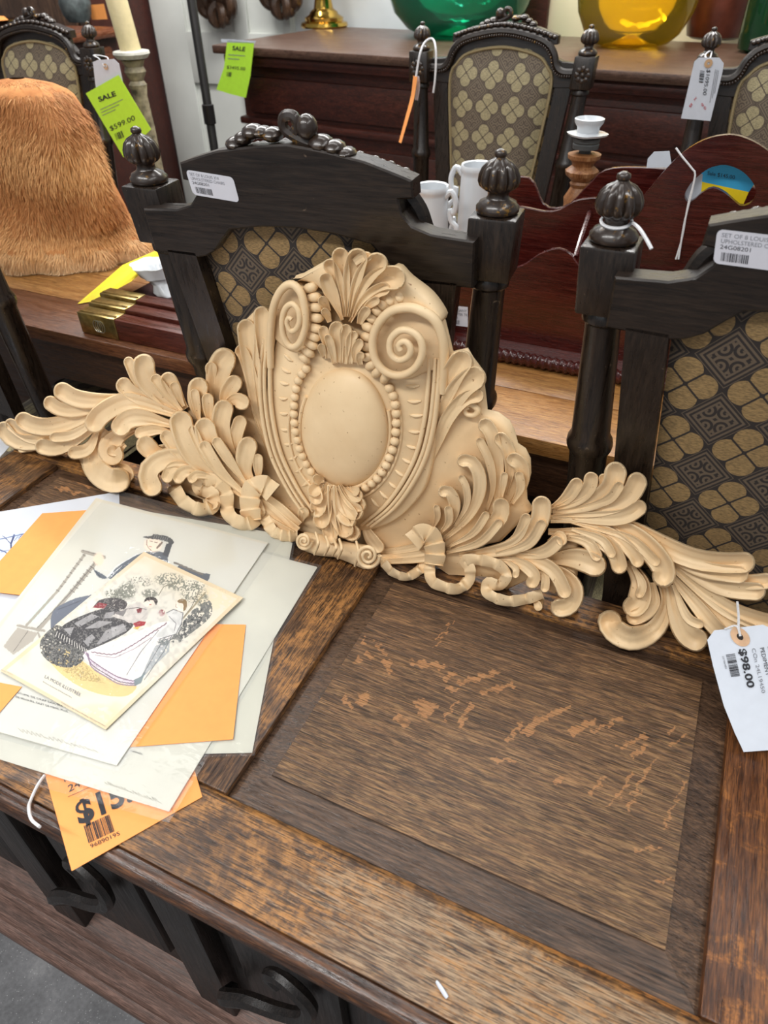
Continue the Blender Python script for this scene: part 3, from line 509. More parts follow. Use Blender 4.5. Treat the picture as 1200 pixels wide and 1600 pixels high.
def make_chair():
    c = empty('dining_chair', (0, 0, 0)); c['category'] = 'chair'
    half = [(.0, 1.230), (.04, 1.226), (.09, 1.218), (.128, 1.207), (.144, 1.202), (.145, 1.183), (.128, 1.181), (.131, 1.166), (.143, 1.153), (.165, 1.146), (.215, 1.143), (.215, 1.088), (.150, 1.086), (.136, 1.090), (.122, 1.098), (.108, 1.113), (.094, 1.127), (.05, 1.135), (.0, 1.138)]
    poly = [(-a, b) for a, b in half[::-1]][:-1] + half
    poly = [p for i, p in enumerate(poly) if i == 0 or p != poly[i - 1]]
    rail = MB().prism(poly[:-1] if poly[0] == poly[-1] else poly, lambda a, b, d: lean(a, d, b), 0, .03, .002).build('crest_rail', M_chx, c, angle=30)
    for s in (-1, 1):
        def sh(x, y, z, s=s): k = (1.155 - z); return lean(s * x - s * .055 * max(k, 0), y, z)
        MB().box(.2015, .2555, .018, .073, 1.090, 1.163, .003, fn=sh).build('post_block', M_ch, c)
        col = [(.0225, .50), (.0225, .70), (.0235, .895), (.0275, .903), (.0285, .910), (.0275, .917), (.0235, .925), (.0195, 1.068), (.0195, 1.074), (.0235, 1.078), (.0235, 1.084), (.021, 1.0895)]
        MB().lathe(col, (.2285, .0455, 0), 24, fn=lambda x, y, z, s=s: sh(x, y, z)).build('post_column', M_ch, c)
        pl = [(.0215, 1.1630), (.024, 1.1654), (.024, 1.1702), (.0215, 1.1727), (.0205, 1.1751), (.0135, 1.1783), (.0115, 1.1815), (.012, 1.1863), (.0175, 1.1888), (.0215, 1.1920), (.0232, 1.1968), (.0225, 1.2032), (.0195, 1.2105), (.014, 1.2161), (.008, 1.2189), (.0055, 1.2210), (.0068, 1.2234), (.0062, 1.2266), (.002, 1.2290)]
        MB().lathe(pl, (.2285, .0455, 0), 60, rf=lambda a, h: 1 - (.22 * abs(math.sin(5.5 * a)) ** 8 if 1.1883 < h < 1.2186 else 0), fn=lambda x, y, z, s=s: lean(s * x, y, z)).build('finial', M_fin, c, angle=70)
        st = MB(); G = []
        for z in (1.092, .95, .8, .65, .56):
            k = 1.09 - z; xo, xi = .195 - .10 * k, .153 - .10 * k; G.append([lean(s * a, b, z) for a, b in ((xi, 0), (xo, 0), (xo, .028), (xi, .028))])
        st.grid(G, cv=True); st.build('back_stile', M_ch, c, angle=30)
        MB().lathe([(.02, 0), (.014, .02), (.022, .06), (.018, .1), (.024, .4), (.026, .5)], (s * .195, .0355 + .0698, 0), 16).build('leg', M_ch, c)
        MB().lathe([(.014, 0), (.012, .02), (.022, .06), (.018, .1), (.026, .38), (.03, .4), (.03, .45)], (s * .205, .47, 0), 16).build('leg', M_ch, c)
        MB().box(s * .19 - .013, s * .19 + .013, .09, .48, .40, .46, .003).build('seat_rail', M_ch, c)
        # front face: rosette, crest moulding, beads
        ro = MB()
        for k in range(8):
            a = k * math.pi / 4; ro.ball((s * .2285 + .014 * math.cos(a), .073 + .0044, 1.123 + .014 * math.sin(a)), (.0075, .004, .0075), 8, 6)
        ro.ball((s * .2285, .0785, 1.123), (.006, .005, .006), 8, 6); ro.build('rosette', M_fin, c)
    MB().box(-.18, .18, .09 + .0, .12, .40, .46, .003).build('seat_rail', M_ch, c); MB().box(-.2, .2, .46, .49, .40, .46, .003).build('seat_rail', M_ch, c)
    MB().box(-.135, .135, 0, .028, .60, .66, .003, fn=lean).build('lower_rail', M_chx, c)
    seat = MB(); G = []
    for y in np.linspace(.085, .495, 12):
        w = .2 + .02 * (y - .085) / .4
        G.append([(w * q, y, .452 + .055 * (1 - abs(q) ** 4) * (1 - abs((y - .29) / .21) ** 4 * .9)) for q in np.linspace(-1, 1, 14)])
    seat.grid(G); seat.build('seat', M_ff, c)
    # upholstered panel: rear cloth and padded front
    def pan(y0, bulge, m, name, sgn, top=1.155, sh_=1.10, wx=.152):
        n = 28; G = []
        for i in range(n + 1):
            z = .63 + (top - .63) * i / n; G.append([])
            w = (wx - .10 * max(0, 1.09 - z)) if z < sh_ else wx * math.sqrt(max(.02, 1 - ((z - sh_) / (top - sh_ + .004)) ** 2)) ** .6
            for q in np.linspace(-1, 1, 21):
                e = max(0, 1 - q ** 6) * max(0, 1 - (abs((z - .89) / (top - .63) * 2) ** 6)); G[-1].append(lean(w * q, y0 + sgn * bulge * e, z))
        return MB().grid(G).build(name, m, c)
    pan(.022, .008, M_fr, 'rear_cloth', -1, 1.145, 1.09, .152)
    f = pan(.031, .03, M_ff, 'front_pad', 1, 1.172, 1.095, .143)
    gp = [(-.093, .63), (-.124, .9), (-.143, 1.09), (-.125, 1.135), (-.09, 1.16), (0, 1.174), (.09, 1.16), (.125, 1.135), (.143, 1.09), (.124, .9), (.093, .63)]
    MB().tube([lean(a, .034, b) for a, b in spline(gp, 90)], .0042, 6).build('gimp', M_gimp, c)
    cm = [(-.21, 1.122), (-.17, 1.122), (-.15, 1.135), (-.137, 1.165), (-.11, 1.188), (-.05, 1.203), (0, 1.208), (.05, 1.203), (.11, 1.188), (.137, 1.165), (.15, 1.135), (.17, 1.122), (.21, 1.122)]
    MB().tube([lean(a, .036, b) for a, b in spline(cm, 90)], .011, 8).build('crest_moulding', M_chx, c)
    bd = MB()
    for a, b in spline([(x * .97, z - .006) for x, z in cm], 74): bd.ball(lean(a, .048, b), .0033, 6, 5)
    bd.build('bead_row', M_fin, c)
    leafrow = MB()
    for k, (a, b) in enumerate(spline([(-.134, 1.201), (-.09, 1.214), (0, 1.227), (.09, 1.214), (.134, 1.201)], 31)):
        leafrow.ball(lean(a, .031 + .004 * (k % 2), b - .003), (.0065, .006, .0055), 8, 6)
    leafrow.build('crest_leaf_row', M_fin, c)
    for a, b, r in [(-.07, 1.224, .010), (-.058, 1.231, .009), (-.046, 1.238, .010), (-.034, 1.238, .008), (-.022, 1.236, .010), (.036, 1.230, .012), (.052, 1.227, .010), (.066, 1.222, .008)]: MB().ball(lean(a, .014, b), (r * 1.25, .015, r * .8), 10, 7).build('crest_flower', M_fin, c)
    MB().tube([lean(*q) for q in [(a, .014, b) for a, b in spline([(.03, 1.228), (.012, 1.232), (-.006, 1.242), (-.005, 1.254), (.006, 1.256), (.010, 1.247), (.006, 1.240)], 30)]], .006, 8).build('crest_scroll', M_fin, c)
    MB().ball(lean(.022, .012, 1.246), (.012, .012, .013), 14, 9).build('crest_bud', M_fin, c)
    return c
ch0 = make_chair()
NX = [-.457, float(ony(968, 320, .7455)[0]) + .2285, float(ony(18, 540, .805)[0]) - .21]; NY = [.728, .70, .74]; NR = [math.radians(5), 0, 0]
near = [ch0] + [copy_tree(ch0) for _ in range(2)]
for c, x, y, r, l in zip(near, NX, NY, NR, ('near dark wooden chair seen from behind, pediment propped in front of its middle', 'near dark wooden chair seen from behind, at the right edge beside the pediment wing', 'near dark wooden chair at the left edge, only one post showing')):
    c.location = (x, y, 0); c.rotation_euler[2] = r; c['label'] = l; c['group'] = 'near chairs with their backs to the chest'; ORG[c] = np.array([x, y, 0]); ROT[c] = r
far = [copy_tree(ch0) for _ in range(3)]
for c, x, y, rz, l in zip(far, (-.66, .09, -2.13), (2.2, 2.2, 1.97), (math.pi + .03, math.pi - .02, math.pi + .1), ('far patterned chair facing the camera, between the green and amber demijohns', 'far patterned chair at the right edge with a white price tag', 'far patterned chair at the left edge behind the fur with a green sale tag')):
    c.location = (x, y, 0); c.rotation_euler[2] = rz; c['label'] = l; c['group'] = 'far chairs facing the camera'
M_stk = plain('sticker_paper', (206, 206, 214), .45, var=.02)
def sticker(parent, px, lines, seed):
    th = ROT[parent]; n = np.array([math.sin(th), -math.cos(th), -LN]); n /= np.linalg.norm(n); p = ORG[parent] + np.array([0, 0, 1.165]) + n * .0006
    Q = [onpl(a, b, p, n) for a, b in px]; U = Q[1] - Q[0]; V = Q[0] - Q[3]; W = np.linalg.norm(U); H = np.linalg.norm(V); U /= W; V /= H; O_ = Q[3]
    fn = frame_fn(O_, U, V, 0.0); r = .005; poly = []
    for cx, cy, a0 in ((W - r, r, -90), (W - r, H - r, 0), (r, H - r, 90), (r, r, 180)): poly += [(cx + r * math.cos(math.radians(a0 + k * 22.5)), cy + r * math.sin(math.radians(a0 + k * 22.5))) for k in range(5)]
    s = MB().prism(poly, lambda a, b, d: fn(a, b, d), -.0002, .0003).build('label_sticker', M_stk, parent, smooth_=False); s['label'] = 'white barcode sticker on the crest rail'
    f2 = lambda a, b: fn(a, b, .0005); mb = MB(); mb2 = MB()
    for k, (t, w) in enumerate(lines): text(mb2 if k < 2 else mb, t, f2, .004, H * (.80 - .17 * k), H * .17, w * W)
    bars(mb, f2, .006, W * .45, H * .1, H * .36, 22, seed); mb.build('lettering', M_ink, s, smooth_=False); mb2.build('lettering', M_ink2, s, smooth_=False)
sticker(near[0], [(290, 265), (364, 277), (373, 317), (302, 304)], [('SET OF 8 LOUIS XVI', .62), ('UPHOLSTERED CHAIRS', .72), ('24G08201', .36)], 3)
sticker(near[1], [(1121, 358), (1245, 372), (1240, 428), (1114, 411)], [('SET OF 8 LOUIS XVI', .76), ('UPHOLSTERED CHAIRS', .83), ('24G08201', .40)], 3)
# ================================================================ table and what stands on it
M_tab = wood('golden_oak', (120, 76, 38), (166, 116, 62), (196, 148, 88), axis=0, pore=.5, rough=.4, seed=21, wear=(4, .5, .1), wear_c=(176, 124, 62))
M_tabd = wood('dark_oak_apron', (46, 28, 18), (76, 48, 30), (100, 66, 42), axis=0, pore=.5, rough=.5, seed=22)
TT = .76
tb = empty('dining_table', (-.7, 1.4, 0), 'long golden oak dining table behind the near chairs', 'table')
for k in range(5):
    MB().box(-2.35 if k else -.82, .75, .98 + k * .148, .98 + (k + 1) * .148 - .0012, TT - .03, TT, .0015).build('tabletop_board', M_tab, tb)
MB().box(-2.35, -.8212, .98, 1.1268, TT - .03, TT, .0015).build('tabletop_board', wood('red_oak', (70, 38, 22), (108, 66, 40), (136, 90, 56), axis=0, rough=.35, seed=24), tb)
MB().box(-2.25, .65, 1.01, 1.03, TT - .14, TT - .03, .002).build('apron', M_tabd, tb); MB().box(-2.25, .65, 1.66, 1.68, TT - .14, TT - .03, .002).build('apron', M_tabd, tb)
MB().box(-2.18, .58, 1.33, 1.352, .03, TT - .031, .002).build('floor_blocker', M_tabd, tb)  # added dark panel, hides the lit floor seen beneath the table
for x in (-2.2, .6):
    for y in (1.06, 1.63): MB().lathe([(.035, 0), (.03, .05), (.045, .1), (.04, .3), (.055, .45), (.04, .55), (.05, .6), (.05, TT - .03)], (x, y, 0), 20).build('leg', M_tabd, tb)
# ---- mahogany decanter tray
M_mah = wood('mahogany', (44, 12, 10), (66, 20, 16), (86, 30, 22), axis=0, pore=.2, rough=.22, seed=31, bump=.1, coat=.3)
tr = empty('mahogany_tray', (-.05, 1.37, TT), 'dark red mahogany decanter tray with arched handle board and rope edge', 'tray')
MB().box(-.46, .42, 1.225, 1.55, TT + .004, TT + .022, .003).build('tray_base', M_mah, tr)
G = []
for i, x in enumerate(np.linspace(-.475, .435, 320)):
    row = []
    for k in range(10):
        a = 2 * math.pi * k / 10; r = .0125 * (1 + .16 * math.sin(x * 2 * math.pi / .014 + a)); row.append((x, 1.222 + r * math.cos(a), TT + .0135 + r * math.sin(a)))
    G.append(row)
MB().grid(G, cv=True).build('rope_moulding', M_mah, tr)
def board(name, Y, top_px, x0, x1, z0, th=.009, hole=None, slope=0):
    top = [ony(a, b, Y) for a, b in top_px]; t = spline([(p[0], p[2]) for p in top], 40); poly = [(x0, z0)] + [(x0, t[0][1])] + [tuple(q) for q in t if x0 < q[0] < x1] + [(x1, t[-1][1]), (x1, z0)]
    return MB().prism(poly, lambda a, b, d: (a, Y + d, b), 0, th, .0015).build(name, M_mah, tr)
board('front_board', 1.27, [(760, 425), (812, 416), (842, 397), (870, 388), (890, 395), (903, 412), (930, 440), (1000, 452), (1200, 470)], -.455, .41, TT + .02)
board('middle_board', 1.40, [(700, 330), (797, 322), (850, 330), (875, 327), (900, 313), (933, 309), (990, 312), (1060, 330), (1200, 345)], -.45, .40, TT + .02)
board('back_board', 1.535, [(780, 300), (800, 278), (818, 276), (833, 283), (848, 317), (865, 325), (890, 318), (920, 288), (960, 262), (1100, 270), (1200, 300)], -.45, .40, TT + .02)
for x in (-.455, .405): MB().prism([(1.23, TT + .02), (1.54, TT + .02), (1.54, TT + .13), (1.45, TT + .11), (1.35, TT + .12), (1.25, TT + .09)], lambda a, b, d, x=x: (x + d, a, b), 0, .009, .0015).build('end_board', M_mah, tr)
MB().tube([ony(899, 402, 1.28), ony(908, 372, 1.32), ony(918, 342, 1.37), ony(921, 332, 1.395)], .005, 8).build('divider_edge', M_mah, tr)
# arched handle board with the grip cut out
Yh = 1.33; arc = [(1180, 470), (1010, 470), (960, 360), (985, 330), (1012, 298), (1040, 265), (1068, 238), (1100, 219), (1135, 211), (1165, 216), (1200, 236), (1240, 275), (1280, 330), (1300, 460)]
op = [(p[0], p[2]) for p in (ony(a, b, Yh) for a, b in arc)]; op = op[:2] + [tuple(q) for q in spline(op[2:13], 60)] + op[13:]
hp = [(1070, 302), (1078, 288), (1090, 276), (1110, 262), (1135, 258), (1160, 268), (1178, 288), (1181, 305), (1172, 318), (1158, 322), (1146, 313), (1130, 300), (1112, 294), (1096, 302), (1082, 314), (1071, 314)]
hq = [(p[0], p[2]) for p in (ony(a, b, Yh) for a, b in hp)]; hq = [tuple(q) for q in spline(hq + hq[:1], 40)[:-1]]
def holed(poly, hole, Y, th):
    bm = bmesh.new(); ed = []
    for L in (poly, hole):
        vs_ = [bm.verts.new((a, Y, b)) for a, b in L]; ed += [bm.edges.new((vs_[k], vs_[(k + 1) % len(vs_)])) for k in range(len(vs_))]
    bmesh.ops.triangle_fill(bm, edges=ed, use_beauty=True, use_dissolve=False)
    r = bmesh.ops.extrude_face_region(bm, geom=bm.faces[:]); bmesh.ops.translate(bm, verts=[g for g in r['geom'] if isinstance(g, bmesh.types.BMVert)], vec=(0, th, 0))
    bm.verts.index_update(); mb = MB(); mb.v = [tuple(v.co) for v in bm.verts]; mb.f = [tuple(v.index for v in f.verts) for f in bm.faces]; bm.free(); return mb
holed(op, hq, Yh, .012).build('handle_board', M_mah, tr, angle=30)
M_wt = plain('tag_card', (206, 212, 222), .55, var=.02)
M_cord = plain('white_cord', (222, 222, 224), .8, sc=500, var=.08)
def hexa(name, m, quad, th, parent=None):           # thin sheet from 3D corner points
    Q = [np.array(q, float) for q in quad]; n = np.cross(Q[1] - Q[0], Q[-1] - Q[0]); n /= np.linalg.norm(n)
    mb = MB().add([q for q in Q] + [q + n * th for q in Q], [tuple(range(len(Q)))[::-1], tuple(range(len(Q), 2 * len(Q)))] + [(k, (k + 1) % len(Q), (k + 1) % len(Q) + len(Q), k + len(Q)) for k in range(len(Q))])
    return mb.build(name, m, parent, smooth_=False)
s = hexa('label_sticker', M_stk, [ony(a, b, 1.2685) for a, b in ((690, 476), (731, 480), (731, 511), (690, 506))], .0004, tr); fnS = frame_fn(ony(690, 506, 1.2675), ony(731, 511, 1.2675) - ony(690, 506, 1.2675), ony(690, 476, 1.2675) - ony(690, 506, 1.2675), 0)
mb = MB(); text(mb, 'MAHOGANY', fnS, .2, .74, .2, .74); text(mb, 'DECANTER TR', fnS, .2, .54, .2, .78); text(mb, '02311', fnS, .2, .36, .2, .4); bars(mb, fnS, .2, .7, .08, .3, 14, 4); mb.build('lettering', M_ink2, s, smooth_=False)
# ---- yellow / blue sale card seen through the grip
M_cardy = plain('yellow_card', (244, 212, 20), .6, var=.03); M_cardb = plain('blue_card', (58, 168, 216), .6, var=.03)
sc_ = empty('sale_card', ony(1130, 330, 1.37), 'blue and yellow sale card behind the grip of the mahogany tray', 'tag')
yc = 1.365
hexa('blue_half', M_cardb, [ony(a, b, yc) for a, b in ((1098, 246), (1196, 262), (1170, 300), (1092, 283))], .0006, sc_); hexa('yellow_half', M_cardy, [ony(a, b, yc) for a, b in ((1092, 283), (1170, 300), (1150, 345), (1075, 322))], .0006, sc_)
fnS = frame_fn(ony(1104, 278, yc - .001), ony(1147, 285, yc - .001) - ony(1104, 278, yc - .001), ony(1106, 264, yc - .001) - ony(1104, 278, yc - .001), 0); mb = MB(); text(mb, 'Sale $145.00', fnS, 0, .35, .6, 1.0); mb.build('lettering', M_ink, sc_, smooth_=False)
tgs = empty('string_tag', ony(1068, 320, 1.34), 'white cord loop with white tag hung over the mahogany tray handle', 'tag')
hexa('tag_card', M_wt, [ony(a, b, 1.352) for a, b in ((1062, 292), (1080, 272), (1098, 272), (1094, 318), (1066, 318))], .0006, tgs)
MB().tube(spline([ony(1056, 231, 1.325), ony(1066, 245, 1.322), ony(1080, 262, 1.322), ony(1086, 275, 1.322), ony(1075, 320, 1.322), ony(1066, 370, 1.322), ony(1056, 405, 1.322)], 40), .0016, 6).build('cord', M_cord, tgs)
MB().tube(spline([ony(1086, 275, 1.321), ony(1081, 300, 1.321), ony(1069, 350, 1.321), ony(1060, 405, 1.321)], 30), .0016, 6).build('cord', M_cord, tgs)
hexa('small_tag', M_wt, [ony(a, b, 1.50) for a, b in ((1010, 262), (1012, 248), (1022, 237), (1046, 236), (1050, 262))], .0006).name = 'paper_tag'
o = bpy.data.objects['paper_tag']; tag(o, 'small white tag tip poking up behind the mahogany tray', 'tag')
# ---- two white mugs with scroll handles
M_white = plain('white_glaze', (208, 212, 216), .15, var=.03, sc=8)
def mug(x, y, ztop, r, sgn, label):
    m = empty('milk_glass_mug', (x, y, TT + .001), label, 'mug', 'white mugs with scroll handles'); h = ztop - TT; z0 = TT + .001
    pr = [(r * .95, 0), (r * 1.05, .01), (r, .03), (r * .94, h * .5), (r * .87, h * .9), (r * .86, h - .016), (r * .92, h - .012), (r * .92, h - .004), (r * .88, h), (r * .78, h - .002), (r * .76, h * .9), (r * .76, h * .2)]
    MB().lathe([(a, z0 + b) for a, b in pr], (x, y, 0), 32, rf=lambda a, h: 1 + .012 * math.cos(12 * a)).build('cup_body', M_white, m)
    q = [(r * .8, h * .9), (r * 1.15, h * .96), (r * 1.42, h * .86), (r * 1.3, h * .74), (r * 1.12, h * .78), (r * 1.2, h * .66), (r * 1.5, h * .6), (r * 1.45, h * .48), (r * 1.15, h * .48), (r * 1.3, h * .38), (r * 1.35, h * .25), (r * .9, h * .2)]
    MB().tube(spline([(x + sgn * a, y - .005, z0 + b) for a, b in q], 60), .0065, 8).build('scroll_handle', M_white, m)
p = ony(675, 290, 1.58); mug(p[0], 1.58, p[2], .043, 1, 'shorter white mug with scroll handle beside the near chair crest'); p = ony(748, 257, 1.67); mug(p[0], 1.67, p[2], .045, -1, 'taller white mug with scroll handle behind the near chair finial')
# ---- wooden candlestick with white cup
M_lw = wood('turned_beech', (110, 66, 34), (150, 100, 60), (184, 136, 92), axis=2, pore=.3, seed=41)
p = ony(921, 190, 1.62); cx_, cy_, ct = p[0], 1.62, p[2]; cs = empty('turned_candlestick', (cx_, cy_, TT), 'turned light wood candlestick topped by a white and grey cup', 'candlestick')
def H(px): return float(ony(905, px, 1.62)[2])
MB().lathe([(.045, TT + .0005), (.05, TT + .01), (.03, TT + .03), (.018, TT + .06), (.028, H(330)), (.03, H(310)), (.018, H(292)), (.022, H(286)), (.019, H(282)), (.033, H(272)), (.034, H(266)), (.022, H(258)), (.024, H(252)), (.033, H(246)), (.034, H(240)), (.01, H(238))], (cx_, cy_, 0), 30, rf=lambda a, h: 1 + (.06 * math.cos(9 * a + h * 160) if h < H(288) else (.05 * math.cos(18 * a) if H(276) < h < H(262) else 0))).build('turned_stem', M_lw, cs)
MB().lathe([(.012, H(240)), (.012, H(232)), (.026, H(231)), (.027, H(224)), (.025, H(222)), (.027, H(220)), (.027, H(214)), (.012, H(212))], (cx_, cy_, 0), 24).build('grey_collar', plain('grey_rubber', (78, 80, 80), .6), cs)
MB().lathe([(.02, H(212)), (.036, H(210)), (.038, H(207)), (.022, H(205)), (.023, H(197)), (.029, H(190)), (.030, H(184)), (.027, H(183)), (.022, H(190)), (.018, H(196))], (cx_, cy_, 0), 28, rf=lambda a, h: 1 + (.12 * max(0, math.cos(4 * a)) if H(211) < h < H(206) else 0)).build('candle_cup', M_white, cs)
# ---- stepped brass-bound box
M_brass = plain('aged_brass', (172, 150, 94), .28, metal=.9, var=.2, sc=90); M_rw = wood('rosewood', (52, 20, 14), (80, 34, 24), (104, 50, 36), axis=0, pore=.3, rough=.3, seed=51)
bx = empty('brass_bound_box', (-1.0, 1.1, TT), 'stepped red wooden box with brass corners at the table edge', 'box')
for k in range(3):
    y0 = 1.0 + .04 * k; zt = TT + .046 + .005 * k; xl = float(onz(127, 484, TT + .046)[0]) - .004 * k
    MB().box(xl + .10, xl + .42, y0, y0 + .033, TT + .001, zt, .002).build('tier', M_rw, bx)
    t = MB().box(xl, xl + .10, y0 - .001, y0 + .034, TT + .001, zt + .001, .002).build('brass_corner', M_brass, bx)
    for zz in (-.012, .0): MB().box(xl + .003, xl + .098, y0 + .010 + zz * .3, y0 + .0125 + zz * .3, zt + .0008, zt + .0024).build('groove_strip', M_brass, t)
    if k == 0:
        mb = MB()
        for a0, ccx, ccz in ((0, 0, 0), (1, .006, 0), (0, -.006, 0)): mb.tube([(xl + .055 + ccx + .009 * math.cos(a), y0 - .002, TT + .024 + .013 * math.sin(a)) for a in np.linspace(0, 2 * math.pi, 24)], .0008, 5)
        mb.build('engraved_mark', plain('silver', (190, 188, 170), .3, metal=.8), t)
MB().box(xl + .01, xl + .42, 1.115, 1.30, TT + .001, TT + .03, .002).build('tray_well', plain('wine_velvet', (56, 22, 24), .9), bx); MB().box(xl + .0, xl + .42, 1.30, 1.315, TT + .001, TT + .075, .002).build('back_strip', M_rw, bx)
# ---- white flared vase
p = ony(236, 412, 1.19); vx = p[0]; vz = TT + .031; vt = p[2]
vase = empty('white_porcelain_vase', (vx, 1.19, vz), 'small white twisted porcelain vase standing in the brass-bound box', 'vase')
def vf(x, y, z): t = (z - vz) / (vt - vz); return (x + .035 * (1 - t) ** 1.5, y, z)
MB().lathe([(.028, vz), (.03, vz + .006), (.02, vz + .018), (.024, vz + .035), (.03, vz + .05), (.034, vt - .025), (.043, vt - .006), (.046, vt), (.043, vt), (.03, vt - .02), (.02, vt - .04)], (vx, 1.19, 0), 36, rf=lambda a, h: 1 + .07 * math.cos(6 * a + (h - vz) * 60), fn=vf, cap=False).build('vase_body', M_white, vase, angle=75)
# ---- yellow paper
yp = [onz(a, b, TT + .001) for a, b in ((121, 475), (192, 414))]; yq = [ony(250, 389, 1.33), ony(254, 400, 1.30), ony(200, 452, 1.08)]
M_yp = plain('yellow_paper', (238, 214, 40), .6, var=.03)
ypo = hexa('yellow_paper', M_yp, [onz(121, 475, TT + .002), onz(150, 470, TT + .002), ony(205, 440, 1.12), ony(254, 398, 1.32), ony(250, 389, 1.33), ony(192, 414, 1.26)], .0005); tag(ypo, 'bright yellow paper lying beside the brass-bound box', 'paper')
# ---- fur
def fur():
    fc = empty('fur_pelt', (-1.62, 1.38, TT), 'ginger fur pelt heaped on the left of the table', 'fur')
    N = NT('fur_hide'); N.set(Base_Color=N.ramp(N.noise(N.obj(), 25, 4), [(.3, L4(168, 104, 54)), (.7, L4(204, 142, 84))]), Roughness=.9)
    def sec(t):  # z, cx, cy, rx, ry
        z = TT + .004 + t * .40; rx = np.interp(t, [0, .06, .14, .3, .55, .8, .93, .98, 1], [.20, .215, .205, .21, .20, .175, .135, .085, .02]); ry = np.interp(t, [0, .1, .4, .7, .93, .98, 1], [.16, .165, .13, .12, .085, .05, .015]); cx = np.interp(t, [0, .1, .2, 1], [-1.60, -1.60, -1.62, -1.60]); return z, cx, 1.38, rx, ry
    def pt(t, a):
        z, cx, cy, rx, ry = sec(t); k = 1 + .05 * math.sin(3 * a + 5 * t) + .04 * math.sin(7 * a - 9 * t) + (.06 * math.sin(11 * a) if t < .12 else 0); return np.array([cx + rx * k * math.cos(a), cy + ry * k * math.sin(a), z])
    ts = list(np.linspace(0, 1, 36)); MB().grid([[pt(t, a) for a in np.arange(48) * 2 * math.pi / 48] for t in ts], cv=True).build('hide', N.m, fc)
    N = NT('fur_hair'); at = N.n('Attribute', {}, attribute_name='hc', out='Color'); N.set(Base_Color=at, Roughness=.75)
    V, Fc, C = [], [], []; r = np.random.default_rng(3)
    for _ in range(34000):
        t = r.random() ** .95 * .998; a = -r.random() * math.pi * 1.25 + .4
        if r.random() < .25: t = r.random() * .2
        p = pt(t, a); n = pt(t, a + .05) - pt(t, a - .05); up = pt(min(t + .03, 1), a) - pt(max(t - .03, 0), a); nn = np.cross(n, up); nn /= np.linalg.norm(nn) + 1e-9
        ln = (.016 + .014 * r.random()) * (1.25 if t < .15 else 1); d = nn * .45 + np.array([.25 * math.sin(9 * t + 2 * a) + r.normal() * .16, r.normal() * .12, -.85 + r.normal() * .12]); d /= np.linalg.norm(d)
        sd = np.cross(d, nn); sd /= np.linalg.norm(sd) + 1e-9; w = .00055 + .0003 * r.random(); m1 = p + d * ln * .55 + nn * ln * .08; e = p + d * ln - nn * .0; 
        m1[2] = max(m1[2], TT + .002); e[2] = max(e[2], TT + .002); b = len(V)
        V += [p - sd * w, p + sd * w, m1 + sd * w * .8, m1 - sd * w * .8, e]; Fc += [(b, b + 1, b + 2, b + 3), (b + 3, b + 2, b + 4)]
        k = .5 + .5 * math.sin(p[2] * 31 + 4 * p[0] + 1.5) + r.normal() * .35; c0 = np.array([176, 112, 58]); c1 = np.array([226, 172, 112]); c = c0 + (c1 - c0) * np.clip(k, 0, 1)
        if t < .13: c = c + (np.array([232, 206, 168]) - c) * (.75 * (1 - t / .13) + .1)
        cc = lin(c); C += [(*cc * .75, 1), (*cc * .75, 1), (*cc, 1), (*cc, 1), (*np.minimum(cc * 1.15, 1), 1)]
    mb = MB(); mb.v = V; mb.f = Fc; me = bpy.data.meshes.new('hair'); me.from_pydata((np.array(V) - ORG[fc]).tolist(), [], Fc)
    me.color_attributes.new('hc', 'FLOAT_COLOR', 'POINT').data.foreach_set('color', np.array(C).ravel()); o = mesh_obj('hair', me, N.m, fc); o['kind'] = 'stuff'
fur()
# ================================================================ far side of the room
M_sb = wood('sideboard_mahogany', (38, 16, 11), (70, 30, 21), (98, 45, 30), axis=0, pore=.3, rough=.45, seed=61); M_sbt = wood('sideboard_top', (54, 36, 28), (84, 60, 48), (104, 78, 62), axis=0, pore=.3, rough=.35, seed=62)
SZ = 1.06; sA = onz(330, 70, SZ); sB = onz(1080, 117, SZ); sd_ = (sB - sA); sd_[2] = 0; sd_ /= np.linalg.norm(sd_); sn = np.array([-sd_[1], sd_[0], 0]); SL = 2.75
sb = empty('sideboard', tuple((sA + sd_ * SL / 2 + sn * .45) * [1, 1, 0]), 'long dark mahogany sideboard carrying the green and amber demijohns', 'sideboard')
def sf(u, d, z): return sA + sd_ * u + sn * d + np.array([0, 0, z - SZ])
def sbox(name, u0, u1, d0, d1, z0, z1, m, bev=.003): return MB().box(u0, u1, d0, d1, z0, z1, bev, fn=sf).build(name, m, sb)
sbox('top', 0, SL, 0, .9, SZ - .032, SZ, M_sbt, .006); sbox('top_moulding', .03, SL - .03, .03, .88, SZ - .075, SZ - .032, M_sb, .012); sbox('carcass', .07, SL - .07, .09, .86, .06, SZ - .075, M_sb)
for k in range(2):
    u = .12 + k * 1.28; sbox('drawer_front', u, u + 1.24, .07, .1, SZ - .26, SZ - .12, M_sb, .006); sbox('door_panel', u + .04, u + 1.2, .08, .1, .14, SZ - .36, M_sb, .01)
sbox('waist_moulding', .06, SL - .06, .055, .1, SZ - .31, SZ - .28, M_sb, .008); sbox('plinth', .04, SL - .04, .06, .88, 0, .08, M_sb, .006)
